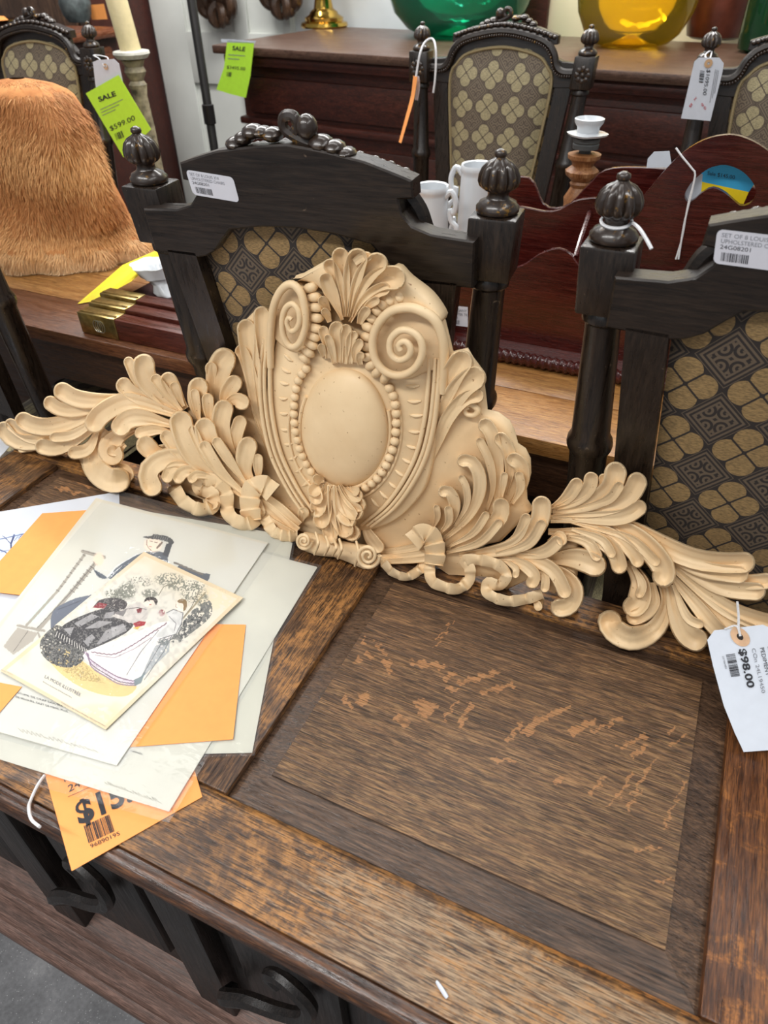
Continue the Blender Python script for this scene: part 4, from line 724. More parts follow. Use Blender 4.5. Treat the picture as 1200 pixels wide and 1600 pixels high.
def glass(name, c, dens=.75, rough=.04):
    N = NT(name); t = N.n('BsdfTransparent', {'Color': L4(*c)}); d = N.n('BsdfDiffuse', {'Color': L4(*c)}); g = N.n('BsdfGlossy', {'Roughness': rough}); tr_ = N.n('BsdfTranslucent', {'Color': L4(*c)})
    nz = N.noise(N.obj(), 6, 3); bp = N.n('Bump', {'Height': nz, 'Strength': .25, 'Distance': .02}); N.t.links.new(bp, g.node.inputs['Normal'])
    a = N.n('MixShader', {0: .5, 1: d, 2: tr_}); b = N.n('MixShader', {0: dens, 1: a, 2: t}); f = N.n('Fresnel', {'IOR': 1.5}); N.t.links.new(N.n('MixShader', {0: f, 1: b, 2: g}), N.out.inputs[0]); return N.m
def demijohn(x, y, r, col, label, prof=None, h=.62):
    d = empty('demijohn', (x, y, SZ), label, 'demijohn', 'large glass vessels on the sideboard')
    prof = prof or [(.35, 0), (.55, .006), (.72, .03), (.9, .09), (.99, .17), (1.0, .24), (.94, .32), (.78, .40), (.5, .47), (.25, .51), (.14, .54), (.12, .60), (.15, .61), (.15, .62), (.11, .62)]
    MB().lathe([(a * r, SZ + .0005 + b) for a, b in prof], (x, y, 0), 56, cap=False).build('glass_body', glass('glass_' + label.split()[1], col), d)
    MB().lathe([(.3 * r, SZ + .004), (.32 * r, SZ + .008), (.1 * r, SZ + .03), (.02, SZ + .034)], (x, y, 0), 40).build('punt', glass('glass_base_' + label.split()[1], col, .5), d); return d
p = onz(700, 60, SZ); demijohn(p[0], p[1] + .14, .33, (70, 205, 168), 'large green glass demijohn on the sideboard')
p = onz(975, 76, SZ); demijohn(p[0], p[1] + .12, .235, (255, 224, 84), 'large amber glass demijohn on the sideboard', [(.45, 0), (.62, .008), (.78, .04), (.93, .11), (1, .2), (1.02, .28), (.95, .36), (.7, .43), (.3, .48), (.15, .52), (.14, .6), (.1, .6)])
M_cop = plain('brown_glaze', (98, 52, 40), .3, var=.25, sc=12)
p = onz(1112, 64, SZ); pot = empty('brown_crock', (p[0], p[1] + .1, SZ), 'brown glazed pot on the sideboard beside the amber demijohn', 'pot')
MB().lathe([(.09, SZ + .0005), (.115, SZ + .01), (.13, SZ + .08), (.14, SZ + .2), (.12, SZ + .3), (.09, SZ + .34), (.1, SZ + .36), (.08, SZ + .36)], (p[0], p[1] + .1, 0), 32, rf=lambda a, h: 1 + .02 * math.sin(h * 180)).build('pot_body', M_cop, pot)
p = onz(1190, 84, SZ); demijohn(p[0] + .03, p[1] + .06, .125, (50, 120, 80), 'dark bottle green glass jar at the right end of the sideboard', [(.7, 0), (.95, .01), (1, .05), (1, .3), (.8, .38), (.4, .42), (.3, .48), (.34, .5), (.25, .5)])
# brass lamp foot
M_bb = plain('polished_brass', (212, 172, 84), .14, metal=1, var=.1, sc=20)
p = onz(510, 42, SZ); lp = empty('brass_lamp', (p[0], p[1] - .02, SZ), 'polished brass lamp foot standing at the left of the sideboard', 'lamp')
MB().lathe([(.118, SZ + .0005), (.122, SZ + .008), (.118, SZ + .022), (.098, SZ + .028), (.1, SZ + .042), (.074, SZ + .056), (.07, SZ + .066), (.05, SZ + .08), (.042, SZ + .12), (.05, SZ + .16), (.03, SZ + .2), (.02, SZ + .5)], (p[0], p[1] - .02, 0), 40).build('lamp_base', M_bb, lp)
MB().lathe([(.12, SZ + .45), (.16, SZ + .46), (.1, SZ + .68), (.08, SZ + .68)], (p[0], p[1] - .02, 0), 32).build('lamp_shade', M_white, lp)
# back wall door with panels
dY = 3.975; M_door = plain('door_paint', (214, 216, 210), .5, var=.03, sc=5)
xL = float(ony(232, 0, dY)[0]); dr = empty('door_1', (xL + .45, 4.0, 0)); dr['kind'] = 'structure'
xs = [xL, float(ony(292, 60, dY)[0]), float(ony(368, 60, dY)[0]), float(ony(384, 20, dY)[0]), float(ony(440, 20, dY)[0]), float(ony(452, 20, dY)[0])]
zs = [0.0, .12, float(ony(330, 131, dY)[2]), float(ony(330, 50, dY)[2]), 2.0, 2.1]
MB().box(xs[0], xs[5], dY + .022, 4.028, 0, 2.1).build('door_leaf', M_door, dr, smooth_=False)
for a, b in ((0, 1), (2, 3), (4, 5)): MB().box(xs[a], xs[b], dY, dY + .023, 0, 2.1, .003).build('door_stile', M_door, dr)
for a, b in ((0, 1), (2, 3), (4, 5)):
    for c, d in ((1, 2), (3, 4)): MB().box(xs[c], xs[d], dY, dY + .023, zs[a], zs[b], .003).build('door_rail', M_door, dr)
MB().box(1.2, 1.6, 3.9, 4.02, 0, .5).v
for nm, x0, x1 in (('trim_1', float(ony(836, 8, 4.0)[0]) - .05, float(ony(836, 8, 4.0)[0]) + .07),):
    tag(MB().box(x0, x1, 3.97, 4.03, 0, 3.2, .004).build(nm, M_sb), kind='structure')
tag(MB().box(float(ony(845, 8, 4.0)[0]) + .02, 2.2, 4.005, 4.028, 0, 3.2, .003).build('wall_panel', plain('cream_paint', (232, 222, 186), .6, var=.03, sc=3)), kind='structure').name = 'wall_right'
# carved wall brackets hanging on the door
M_carv = wood('carved_walnut', (42, 28, 20), (74, 52, 38), (112, 84, 62), axis=2, pore=.2, rough=.35, seed=71)
def bracket(px, py, w, label):
    c = ony(px, py, 3.93); k = w; b = empty('carved_bracket', (c[0], c[1], c[2] - .2), label, 'wall bracket', 'carved brackets on the white door')
    MB().prism([(-.3 * k, .3 * k), (.3 * k, .3 * k), (.25 * k, -.05 * k), (.1 * k, -.3 * k), (-.1 * k, -.3 * k), (-.25 * k, -.05 * k)], lambda a, q, d: (c[0] + a, c[1] + d, c[2] + q + .1), 0, .04, .006).build('back_plate', M_carv, b)
    for s in (-1, 1):
        for q in ([(.05, .5), (.4, .4), (.5, .15), (.35, 0), (.2, .1), (.3, .2)], [(.05, .1), (.35, -.05), (.4, -.3), (.25, -.42), (.12, -.3), (.2, -.22)], [(.02, -.2), (.15, -.35), (.1, -.55), (.02, -.6)]):
            P3 = [(c[0] + s * a * k, c[1] - .02 - .03 * math.sin(i), c[2] + z * k + .1) for i, (a, z) in enumerate(q)]; MB().tube(spline(P3, 30), np.interp(np.linspace(0, 1, 30), [0, .5, 1], [.034, .03, .016]), 8).build('scroll', M_carv, b)
        for a_, z_, r_ in ((.2, .3, .05), (.32, -.15, .045), (.12, -.05, .05), (.18, -.45, .04), (.42, .3, .035)): MB().ball((c[0] + s * a_ * k, c[1] - .035, c[2] + z_ * k + .1), (r_ * .8, .03, r_), 10, 7).build('carved_leaf', M_carv, b)
    MB().ball((c[0], c[1] - .04, c[2] + .1), (.1 * k, .04, .14 * k), 14, 9).build('boss', M_carv, b)
    MB().lathe([(.02, 0), (.1, .01), (.12, .025), (.1, .02), (.02, .015)], (c[0] + .0, c[1] - .12, c[2] + .16), 24).build('candle_pan', M_carv, b)
bracket(348, 22, .25, 'left carved dark wood bracket on the white door, nearer the black pole'); bracket(447, 8, .25, 'right carved dark wood bracket on the white door, nearer the brass lamp')
# dark bookcase at the far left
bk = empty('tall_cabinet', (-4.0, 3.75, 0), 'tall dark brown cabinet in the far left corner beside the white door', 'cabinet')
MB().box(-4.5, xL - .02, 3.5, 4.02, 0, 2.3, .01).build('carcass', M_sb, bk)
for z in (.2, .75, 1.3): MB().box(-4.4, xL - .1, 3.48, 3.51, z, z + .48, .012).build('door_panel', M_carv, bk)
MB().box(xL - .085, xL - .03, 3.485, 3.5, .02, 2.28, .004).build('corner_strip', wood('brown_strip', (70, 48, 34), (96, 70, 52), (120, 92, 70), axis=2, seed=72), bk)
# black pole on a weighted foot
M_blk = plain('black_metal', (34, 32, 32), .4, metal=.3)
p = ony(316, 110, 2.5); pe = empty('black_pole', (p[0], 2.5, 0), 'slim black metal pole standing in front of the white door', 'pole')
MB().lathe([(.13, 0.0005), (.13, .015), (.02, .03), (.0165, .04), (.0165, 1.9), (.01, 1.91)], (p[0], 2.5, 0), 18).build('pole_shaft', M_blk, pe)
zc = float(ony(322, 178, 2.5)[2]); MB().lathe([(.0165, zc - .035), (.0225, zc - .032), (.0225, zc + .032), (.0165, zc + .035)], (p[0], 2.5, 0), 18).build('collar', M_blk, pe)
# left cabinet top and things on it
LZ = 1.10; pc = onz(199, 42, LZ); p2 = onz(20, 78, LZ); M_rd = wood('red_walnut', (70, 34, 18), (112, 62, 36), (146, 90, 58), axis=1, pore=.3, rough=.25, seed=73)
lc = empty('left_cabinet', (pc[0] - .4, pc[1] - .5, 0), 'reddish polished cabinet at the upper left behind the fur', 'cabinet')
MB().box(pc[0] - .8, pc[0], pc[1] - 1.1, pc[1], LZ - .035, LZ, .012).build('cabinet_top', M_rd, lc); MB().box(pc[0] - .78, pc[0] - .05, pc[1] - 1.06, pc[1] - .04, .05, LZ - .035, .004).build('cabinet_body', M_sb, lc)
for k in range(3): MB().box(pc[0] - .052, pc[0] - .03, pc[1] - .98 + k * .31, pc[1] - .72 + k * .31, LZ - .22, LZ - .07, .008).build('drawer_front', M_rd, lc)
for a in (-.76, -.12):
    for b in (-1.04, -.12): MB().box(pc[0] + a, pc[0] + a + .06, pc[1] + b, pc[1] + b + .06, 0, .055).build('foot', M_sb, lc)
p = onz(22, 52, LZ); rb = empty('round_black_base', (p[0], p[1], LZ), 'black turned round base with a gold rim on the left cabinet', 'lamp base')
MB().lathe([(.125, LZ + .0005), (.13, LZ + .012), (.122, LZ + .022), (.126, LZ + .034), (.112, LZ + .046), (.09, LZ + .05)], (p[0], p[1], 0), 36).build('turned_base', M_blk, rb); MB().lathe([(.085, LZ + .051), (.088, LZ + .055), (.07, LZ + .056), (.04, LZ + .054)], (p[0], p[1], 0), 36).build('gold_rim', M_bb, rb)
M_or = plain('orange_card', (242, 158, 84), .65, var=.02); M_grn = plain('lime_card', (188, 240, 62), .65, var=.02)
p = onz(128, 34, LZ); p = p - [0, .12, 0]; gv = empty('grey_stone_vase', (p[0], p[1] + .1, LZ), 'small dark grey stone vase at the far end of the left cabinet', 'vase')
MB().lathe([(.05, LZ + .0005), (.07, LZ + .03), (.08, LZ + .08), (.06, LZ + .14), (.03, LZ + .17), (.04, LZ + .2), (.03, LZ + .2)], (p[0], p[1] + .1, 0), 24).build('vase_body', plain('grey_stone', (78, 86, 86), .6, var=.3, sc=30), gv)
q = onz(155, 32, LZ + .002); yT = q[1]
ot = hexa('orange_tag', M_or, [ony(a, b, yT) for a, b in ((138, 8), (162, 6), (168, 30), (144, 31))], .0008); tag(ot, 'small orange sale tag standing at the far end of the left cabinet', 'tag')
ot2 = hexa('orange_slip', M_or, [onz(a, b, LZ + .058) for a, b in ((-12, 24), (6, 25), (13, 31), (-12, 33))], .0008); tag(ot2, 'orange paper slip resting on the round black base', 'tag')
# painted torchere with candle
p = ony(205, 82, 2.15); tx, ty = p[0], 2.15; to = empty('painted_torchere', (tx, ty, 0), 'tall painted pillar candle stand with a cream candle, behind the green tag', 'candle stand')
def TH_(y): return float(ony(212, y, 2.15)[2])
MB().lathe([(.16, 0.0005), (.16, .03), (.06, .06), (.035, .15), (.03, .5), (.028, TH_(200)), (.024, TH_(150)), (.03, TH_(132)), (.022, TH_(126)), (.036, TH_(112)), (.03, TH_(104)), (.038, TH_(94)), (.02, TH_(90))], (tx, ty, 0), 24).build('pillar', plain('worn_white_gold', (168, 156, 128), .5, var=.4, sc=30), to)
MB().lathe([(.03, TH_(92)), (.05, TH_(91)), (.06, TH_(84)), (.058, TH_(80)), (.03, TH_(78))], (tx, ty, 0), 24).build('drip_pan', plain('white_paint', (218, 216, 206), .5), to)
MB().lathe([(.034, TH_(79)), (.034, TH_(79) + .4), (.03, TH_(79) + .405)], (tx, ty, 0), 22, fn=lambda x, y, z: (x - .12 * (z - TH_(79)), y, z)).build('candle', plain('cream_wax', (222, 206, 160), .4, var=.04), to)
# ---- hanging tags
def card(parent, name, m, px, plane, th=.0006):
    return hexa(name, m, [plane(a, b) for a, b in px], th, parent)
def fn_px(plane, o, u, v, lift=.0012):
    O_, A, B = plane(*o), plane(*u), plane(*v); n = np.cross(A - O_, B - O_); n /= np.linalg.norm(n)
    if np.dot(n, CAM - O_) < 0: n = -n
    return lambda a, b: O_ + (A - O_) * a + (B - O_) * b + n * lift
def scribble(mb, fn, x0, x1, y, h): mb.add([fn(x0, y), fn(x1, y), fn(x1, y + h), fn(x0, y + h)], [(0, 1, 2, 3)])
pl = lambda a, b: ony(a, b, 1.84)
tg = empty('green_sale_tag', pl(165, 100), 'lime green SALE tag reading $599.00 hanging on the far left chair', 'tag')
card(tg, 'white_card', M_wt, [(145, 97), (152, 94), (178, 92), (186, 100), (192, 128), (150, 140)], lambda a, b: ony(a, b, 1.846)); card(tg, 'lime_card', M_grn, [(134, 146), (185, 117), (236, 202), (193, 246)], pl)
MB().lathe([(.004, 0), (.008, 0), (.008, .0006), (.004, .0006)], (0, 0, 0), 16, fn=lambda x, y, z: ony(165, 104, 1.842) + np.array([x, -z, y]), cap=False).build('eyelet', plain('manila', (196, 160, 120), .7), tg)
MB().tube(spline([ony(163, 104, 1.84), ony(155, 92, 1.86), ony(146, 86, 1.88), ony(168, 90, 1.87), ony(166, 104, 1.84)], 24), .0016, 6).build('cord', M_cord, tg)
mb = MB(); f = fn_px(pl, (153, 160), (183, 149), (149, 150)); text(mb, 'SALE', f, .08, 0, 1.0, .9, True); f = fn_px(pl, (173, 205), (212, 187), (169, 194)); text(mb, '$599.00', f, 0, 0, .95, 1); f = fn_px(pl, (183, 219), (195, 214), (179, 209)); bars(mb, f, 0, 1, 0, 1, 8)
mb.build('lettering', M_ink, tg, smooth_=False); mb = MB(); f = fn_px(pl, (160, 180), (195, 164), (157, 171))
for k in range(3): scribble(mb, f, 0, 1 - .2 * k, .9 - .5 * k, .1)
mb.build('small_print', M_ink2, tg, smooth_=False)
pl = lambda a, b: sA + ray(a, b) * 0 + (onpl(a, b, sf(0, -.012, 1), -sn) - sA)
tg = empty('green_sale_tag', pl(375, 66), 'lime green SALE tag hanging from the left corner of the sideboard', 'tag')
card(tg, 'lime_card', M_grn, [(355, 63), (397, 67), (391, 120), (384, 153), (360, 147), (338, 140), (350, 105)], pl)
mb = MB(); f = fn_px(pl, (363, 78), (383, 80), (364, 69)); text(mb, 'SALE', f, 0, 0, 1, 1, True); f = fn_px(pl, (354, 107), (383, 110), (355, 100)); text(mb, '$3495.00', f, 0, 0, 1, 1); f = fn_px(pl, (354, 119), (362, 120), (355, 112)); bars(mb, f, 0, 1, 0, 1, 6); mb.build('lettering', M_ink, tg, smooth_=False)
mb = MB(); f = fn_px(pl, (356, 92), (382, 94), (357, 86))
for k in range(2): scribble(mb, f, 0, 1 - .3 * k, 1 - k, .2)
mb.build('small_print', M_ink2, tg, smooth_=False); hexa('tape', M_wt, [pl(345, 61) + [0, .0, .0], pl(400, 64), pl(398, 68), pl(346, 66)], .0006, tg)
pl = lambda a, b: ony(a, b, 2.07)
tg = empty('white_price_tag', pl(1107, 95), 'white price tag reading $1095.00 hanging on the far right chair', 'tag')
card(tg, 'tag_card', M_wt, [(1085, 96), (1092, 90), (1124, 90), (1131, 99), (1129, 112), (1110, 189), (1064, 185)], pl)
MB().lathe([(.003, 0), (.009, 0), (.009, .0006), (.003, .0006)], (0, 0, 0), 16, fn=lambda x, y, z: ony(1107, 99, 2.068) + np.array([x, -z, y]), cap=False).build('eyelet', plain('manila2', (196, 160, 120), .7), tg)
MB().tube(spline([pl(1107, 99), ony(1102, 86, 2.10), ony(1112, 80, 2.15), ony(1107, 99, 2.069)], 20), .0018, 6).build('cord', M_cord, tg)
mb = MB(); f = fn_px(pl, (1105, 108), (1098, 148), (1114, 109)); text(mb, '$1095.00', f, 0, 0, .9, 1); f = fn_px(pl, (1094, 110), (1092, 128), (1101, 111)); bars(mb, f, 0, 1, 0, 1, 10); mb.build('lettering', M_ink, tg, smooth_=False)
mb = MB(); f = fn_px(pl, (1076, 166), (1088, 150), (1080, 171)); text(mb, '8 x', f, 0, 0, .9, 1); f = fn_px(pl, (1094, 163), (1102, 172), (1098, 158)); text(mb, '95', f, 0, 0, .9, 1); mb.build('handwriting', M_red, tg, smooth_=False)
mb = MB(); f = fn_px(pl, (1117, 108), (1108, 160), (1125, 110))
for k in range(3): scribble(mb, f, 0, 1 - .15 * k, .1 + .3 * k, .1)
mb.build('small_print', M_ink2, tg, smooth_=False)
tg = empty('orange_string_tag', ony(640, 150, 2.060), 'edge-on orange tag on a looped cord at the far middle chair', 'tag')
n_ = 14; c_ = spline([(649, 118), (645, 150), (636, 185), (626, 222)], n_)
MB().grid([[ony(a - 3.2, b, 2.070), ony(a + 3.2 - 2.5 * i / n_, b + 2, 2.030)] for i, (a, b) in enumerate(c_)]).build('orange_card', M_or, tg)
MB().grid([[ony(a + 1, b, 2.065), ony(a + 6, b + 1, 2.040)] for a, b in spline([(649, 118), (650, 135), (647, 156)], 8)]).build('white_card', M_wt, tg)
MB().tube(spline([ony(650, 120, 2.050), ony(656, 85, 2.060), ony(664, 66, 2.080), ony(676, 61, 2.090), ony(681, 80, 2.070), ony(680, 120, 2.060), ony(677, 145, 2.060)], 50), .0028, 6).build('cord', M_cord, tg)
# cord on the near right finial
cz = near[1].location; P = np.array([NX[1] - .2285, NY[1] + .0455 - .001, 1.1825]); cdp = [P + np.array([.0145 * math.cos(a), .0145 * math.sin(a), .003 * math.sin(a)]) for a in np.linspace(0, 2 * math.pi, 25)] + [ony(998, 356, .70), ony(1010, 374, .69), ony(1018, 389, .685)]
co = MB().tube(spline(cdp[12:25] + cdp[25:], 60), .0017, 6).tube(cdp[:13], .0017, 6).build('cord', M_cord, near[1]); co['label'] = 'white cord tied round the finial'
# ================================================================ prints and tags on the chest
class Paint:                                         # small flat-print rasteriser, used for vertex colours
    def __init__(s, x0, y0, x1, y1, k, base): s.x0, s.y0, s.k = x0, y0, k; s.h = int((y1 - y0) * k); s.w = int((x1 - x0) * k); s.c = np.ones((s.h, s.w, 3)) * base; s.Y, s.X = np.mgrid[0:s.h, 0:s.w]; s.X = s.x0 + s.X / k; s.Y = s.y0 + s.Y / k; s.rng = np.random.default_rng(1)
    def noise(s, cell):
        a = s.rng.random((int(s.h / cell) + 3, int(s.w / cell) + 3)); yi = np.arange(s.h) / cell; xi = np.arange(s.w) / cell; y0 = yi.astype(int); x0 = xi.astype(int); fy = (yi - y0)[:, None]; fx = (xi - x0)[None]
        return (a[y0][:, x0] * (1 - fy) + a[y0 + 1][:, x0] * fy) * (1 - fx) + (a[y0][:, x0 + 1] * (1 - fy) + a[y0 + 1][:, x0 + 1] * fy) * fx
    def put(s, m, col, al=1., W=None):
        W = W or (slice(None), slice(None)); m = (m * al)[..., None]; s.c[W] = s.c[W] * (1 - m) + np.array(col, float) * m
    def win(s, x0, y0, x1, y1):
        f = lambda v, o, n: int(min(max((v - o) * s.k, 0), n)); return (slice(f(y0 - 3, s.y0, s.h), f(y1 + 3, s.y0, s.h) + 1), slice(f(x0 - 3, s.x0, s.w), f(x1 + 3, s.x0, s.w) + 1))
    def rn(s, cell, W): return (s.noise(cell) * .6 + s.noise(cell / 2.5 + 1) * .4)[W]
    def poly(s, P, col, al=1., rough=0, cell=6):
        if len(P) > 5: P = [tuple(v) for v in spline(list(P) + [P[0]], len(P) * 6)[:-1]]
        A = np.array(P); W = s.win(*A.min(0), *A.max(0)); X, Y = s.X[W], s.Y[W]; ins = np.zeros(X.shape, bool); n = len(P)
        for i in range(n):
            (xa, ya), (xb, yb) = P[i], P[(i + 1) % n]
            if ya != yb: ins ^= ((Y < max(ya, yb)) & (Y >= min(ya, yb))) & (X < xa + (Y - ya) / (yb - ya) * (xb - xa))
        m = ins.astype(float)
        if rough: m = m * (s.rn(cell, W) > rough)
        s.put(m, col, al, W)
    def ell(s, x, y, a, b, col, al=1., rough=0, cell=5, soft=.25):
        W = s.win(x - a * 1.3, y - b * 1.3, x + a * 1.3, y + b * 1.3); d = np.hypot((s.X[W] - x) / a, (s.Y[W] - y) / b); m = 1 - smooth(1 - soft, 1 + soft, d)
        if rough: m = m * (s.rn(cell, W) > rough)
        s.put(m, col, al, W)
    def line(s, P, w, col, al=1.):
        A = np.array(P); W = s.win(*(A.min(0) - w), *(A.max(0) + w)); X, Y = s.X[W], s.Y[W]; m = np.zeros(X.shape)
        for (xa, ya), (xb, yb) in zip(P[:-1], P[1:]):
            dx, dy = xb - xa, yb - ya; t = np.clip(((X - xa) * dx + (Y - ya) * dy) / (dx * dx + dy * dy + 1e-9), 0, 1); m = np.maximum(m, 1 - smooth(w * .5 - .25, w * .5 + .35, np.hypot(X - xa - t * dx, Y - ya - t * dy)))
        s.put(m, col, al, W)
    def at(s, P):
        x = np.clip(((P[:, 0] - s.x0) * s.k).astype(int), 0, s.w - 1); y = np.clip(((P[:, 1] - s.y0) * s.k).astype(int), 0, s.h - 1); return lin(s.c[y, x])
def vcol(name, rough=.55):
    N = NT(name); N.set(Base_Color=N.n('Attribute', {}, attribute_name='ink', out='Color'), Roughness=rough); return N.m
def sheet(name, px, z, m, parent=None, nx=12, ny=12, paint=None, warp=None, th=.0005, wz=0, seed=0):
    Q = [onz(a, b, z) for a, b in px]; r = np.random.default_rng(seed); ph = r.random(4) * 6
    u, v = np.meshgrid(np.linspace(0, 1, nx), np.linspace(0, 1, ny), indexing='ij'); u = u[..., None]; v = v[..., None]
    G = (Q[0] * (1 - u) + Q[1] * u) * (1 - v) + (Q[3] * (1 - u) + Q[2] * u) * v; u = u[..., 0]; v = v[..., 0]
    if warp: G[..., 2] += warp(u, v)
    if wz: G[..., 2] += wz * (.6 + .2 * np.sin(9 * u + ph[0] + 4 * v) + .2 * np.sin(13 * v + ph[1] - 5 * u))
    mb = MB().grid(G); n0 = nx * ny
    if th:
        mb.grid(G - [0, 0, th]); idx = lambda i, j: i * ny + j
        B_ = [idx(i, 0) for i in range(nx)] + [idx(nx - 1, j) for j in range(1, ny)] + [idx(i, ny - 1) for i in range(nx - 2, -1, -1)] + [idx(0, j) for j in range(ny - 2, 0, -1)]
        mb.f += [(B_[k], B_[(k + 1) % len(B_)], B_[(k + 1) % len(B_)] + n0, B_[k] + n0) for k in range(len(B_))]
    o = mb.build(name, m, parent, angle=30, recalc=nx < 60)
    if paint is not None:
        c = np.ones((len(o.data.vertices), 4)); P = proj(G.reshape(-1, 3)); c[:n0, :3] = paint.at(P); c[n0:, :3] = lin((214, 204, 184)); o.data.color_attributes.new('ink', 'FLOAT_COLOR', 'POINT').data.foreach_set('color', c.ravel())
    return o
def film():
    N = NT('clear_film'); o = N.obj(); nz = N.noise(o, 30, 3, .5, .5); bp = N.n('Bump', {'Height': nz, 'Strength': .3, 'Distance': .003})
    t = N.n('MixShader', {0: .045, 1: N.n('BsdfTransparent', {'Color': (.97, .975, .98, 1)}), 2: N.n('BsdfDiffuse', {'Color': (.75, .77, .8, 1)})}); g = N.n('BsdfGlossy', {'Roughness': .07, 'Color': (1, 1, 1, 1), 'Normal': bp}); f = N.n('Fresnel', {'IOR': 1.26, 'Normal': bp})
    N.t.links.new(N.n('MixShader', {0: f, 1: t, 2: g}), N.out.inputs[0]); return N.m
M_film = film()
def paper(name, c, var=.05): return plain(name, c, .6, var=var, sc=9)
M_p1 = paper('old_paper', (204, 202, 190)); M_p2 = paper('pale_paper', (204, 202, 188)); M_p3 = paper('white_paper', (204, 209, 218), .02)
Z = lambda k: TZ + .0012 + .0016 * k
def stack(name, label, px, z, m, film_px=None, **k):
    root = empty(name, onz(*px[3], TZ) * 1.0, label, 'print'); c = sheet('paper_sheet', px, z, m, root, **k)
    if film_px: sheet('plastic_sleeve', film_px, z + .0009, M_film, root, 30, 30, th=0, wz=.0007, seed=len(name))
    return root
# 0 white print with the blue tree picture
A = stack('tree_print', 'white sheet with a blue bare-tree picture at the left edge', [(-210, 835), (186, 768), (192, 950), (-160, 1040)], Z(0), M_p3)
pp = Paint(-110, 815, 60, 930, 4, (196, 208, 236)); pp.put(1 - smooth(.3, .7, pp.noise(60)), (226, 230, 240), .7)
for L, w in [([(10, 905), (12, 890), (18, 870), (17, 850), (22, 836)], 2.6), ([(17, 865), (27, 852), (38, 846), (43, 840)], 1.5), ([(18, 872), (8, 862), (-4, 858)], 1.5), ([(17, 850), (8, 840), (2, 836)], 1.2), ([(27, 852), (30, 840), (36, 834)], 1), ([(14, 882), (26, 872), (34, 866)], 1.2), ([(12, 890), (0, 880), (-10, 878)], 1.2), ([(22, 845), (28, 838)], .8), ([(34, 850), (42, 852)], .8), ([(20, 870), (30, 862), (40, 860)], .8)]: pp.line(L, w, (48, 58, 96), .95)
pp.poly([(-100, 912), (14, 899), (10, 915), (-100, 930)], (60, 66, 90), .8, .35, 5); pp.line([(-100, 852), (2, 842), (46, 832)], 1.5, (90, 104, 140)); pp.line([(2, 862), (30, 856)], 2, (120, 130, 160), .6)
sheet('tree_picture', [(-100, 852), (46, 831), (10, 912), (-110, 935)], Z(0) + .0004, vcol('tree_print_ink'), A, 120, 90, pp, th=0)
mb = MB(); f = fn_px(lambda a, b: onz(a, b, Z(0) + .0003), (-30, 1036), (12, 1046), (-28, 1030), .0003); text(mb, 'JARDIN DES PLUS', f, 0, 0, .6, 1); mb.build('lettering', M_ink2, A, smooth_=False)
# 1 $15 tag overhanging the edge
zt = Z(0); pl = lambda a, b: onz(a, b, zt)
T15 = empty('orange_price_tag', pl(200, 1240), 'orange $15 price tag sticking out over the front edge of the chest', 'tag')
sheet('orange_card', [(67, 1198), (280, 1120), (316, 1245), (112, 1361)], zt, M_or, T15, 10, 10)
mb = MB(); f = fn_px(pl, (126, 1288), (183, 1262), (117, 1254), .0008); text(mb, '$15.', f, -.05, 0, 1.4, 1.5, True); f = fn_px(pl, (107, 1239), (140, 1221), (104, 1224), .0008); text(mb, '24H', f, 0, 0, 1, 1); f = fn_px(pl, (100, 1223), (118, 1216), (98, 1212), .0008); text(mb, 'FAS', f, 0, 0, 1, 1.3)
f = fn_px(pl, (139, 1318), (180, 1299), (131, 1291), .0008); bars(mb, f, 0, 1, 0, 1, 24, 9); f = fn_px(pl, (142, 1326), (188, 1305), (139, 1317), .0008); text(mb, '96890195', f, 0, 0, .95, 1); mb.build('lettering', M_ink, T15, smooth_=False)
mb = MB(); f = fn_px(pl, (107, 1246), (145, 1229), (105, 1240), .0008)
for k in range(22): scribble(mb, f, k / 22, k / 22 + .025, 0, .18)
mb.build('dotted_line', M_ink, T15, smooth_=False)
MB().tube(spline([pl(70, 1212) + [0, 0, .001], onz(58, 1228, TZ + .006), onz(48, 1250, TZ + .004), ony(45, 1262, .176), ony(49, 1280, .168), ony(62, 1292, .163)], 40), .0017, 6).build('cord', M_cord, T15)
# 2 sheets C and D at the right
stack('plain_print', 'pale blank print edge lowest on the right of the pile', [(205, 795), (459, 838), (394, 1176), (120, 1182)], Z(1), M_p2, [(200, 790), (463, 840), (398, 1181), (115, 1187)])
Dp = stack('fashion_plate', 'large pale fashion plate with its corner towards the $15 tag', [(215, 812), (496, 886), (264, 1268), (-70, 1165)], Z(2), M_p1, [(205, 805), (503, 884), (264, 1286), (-80, 1190)])
pl = lambda a, b: onz(a, b, Z(2) + .0002)
mb = MB(); f = fn_px(pl, (203, 1174), (222, 1180), (205, 1170), .0003); text(mb, 'GARNIES', f, 0, 0, .9, 1); mb.build('lettering', M_ink, Dp, smooth_=False)
def script(parent, pl, x0, y0, x1, y1, n=9, amp=5, m=None, seed=0):
    r = random.Random(seed); q = []
    for i in range(n * 4): t = i / (n * 4 - 1); q.append((x0 + (x1 - x0) * t + (3 if i % 2 else -2), y0 + (y1 - y0) * t + (amp if i % 2 else -amp * r.random())))
    MB().tube([pl(a, b) for a, b in spline(q, n * 14)], .00022, 4).build('handwriting', m, parent)
M_pen = plain('faint_pencil', (186, 182, 168), .8)
script(Dp, pl, 165, 1222, 250, 1252, 10, 4, M_pen, 1)
O2 = sheet('orange_slip', [(322, 975), (384, 976), (364, 1155), (203, 1167)], Z(3), M_or, None, 10, 10); tag(O2, 'blank orange card on the right of the pile beside the lady print', 'card')
O1 = sheet('orange_slip', [(66, 802), (160, 796), (70, 935), (-40, 921)], Z(3), M_or, None, 10, 10, warp=lambda u, v: .001 * u); tag(O1, 'blank orange card at the upper left beside the blue tree picture', 'card')
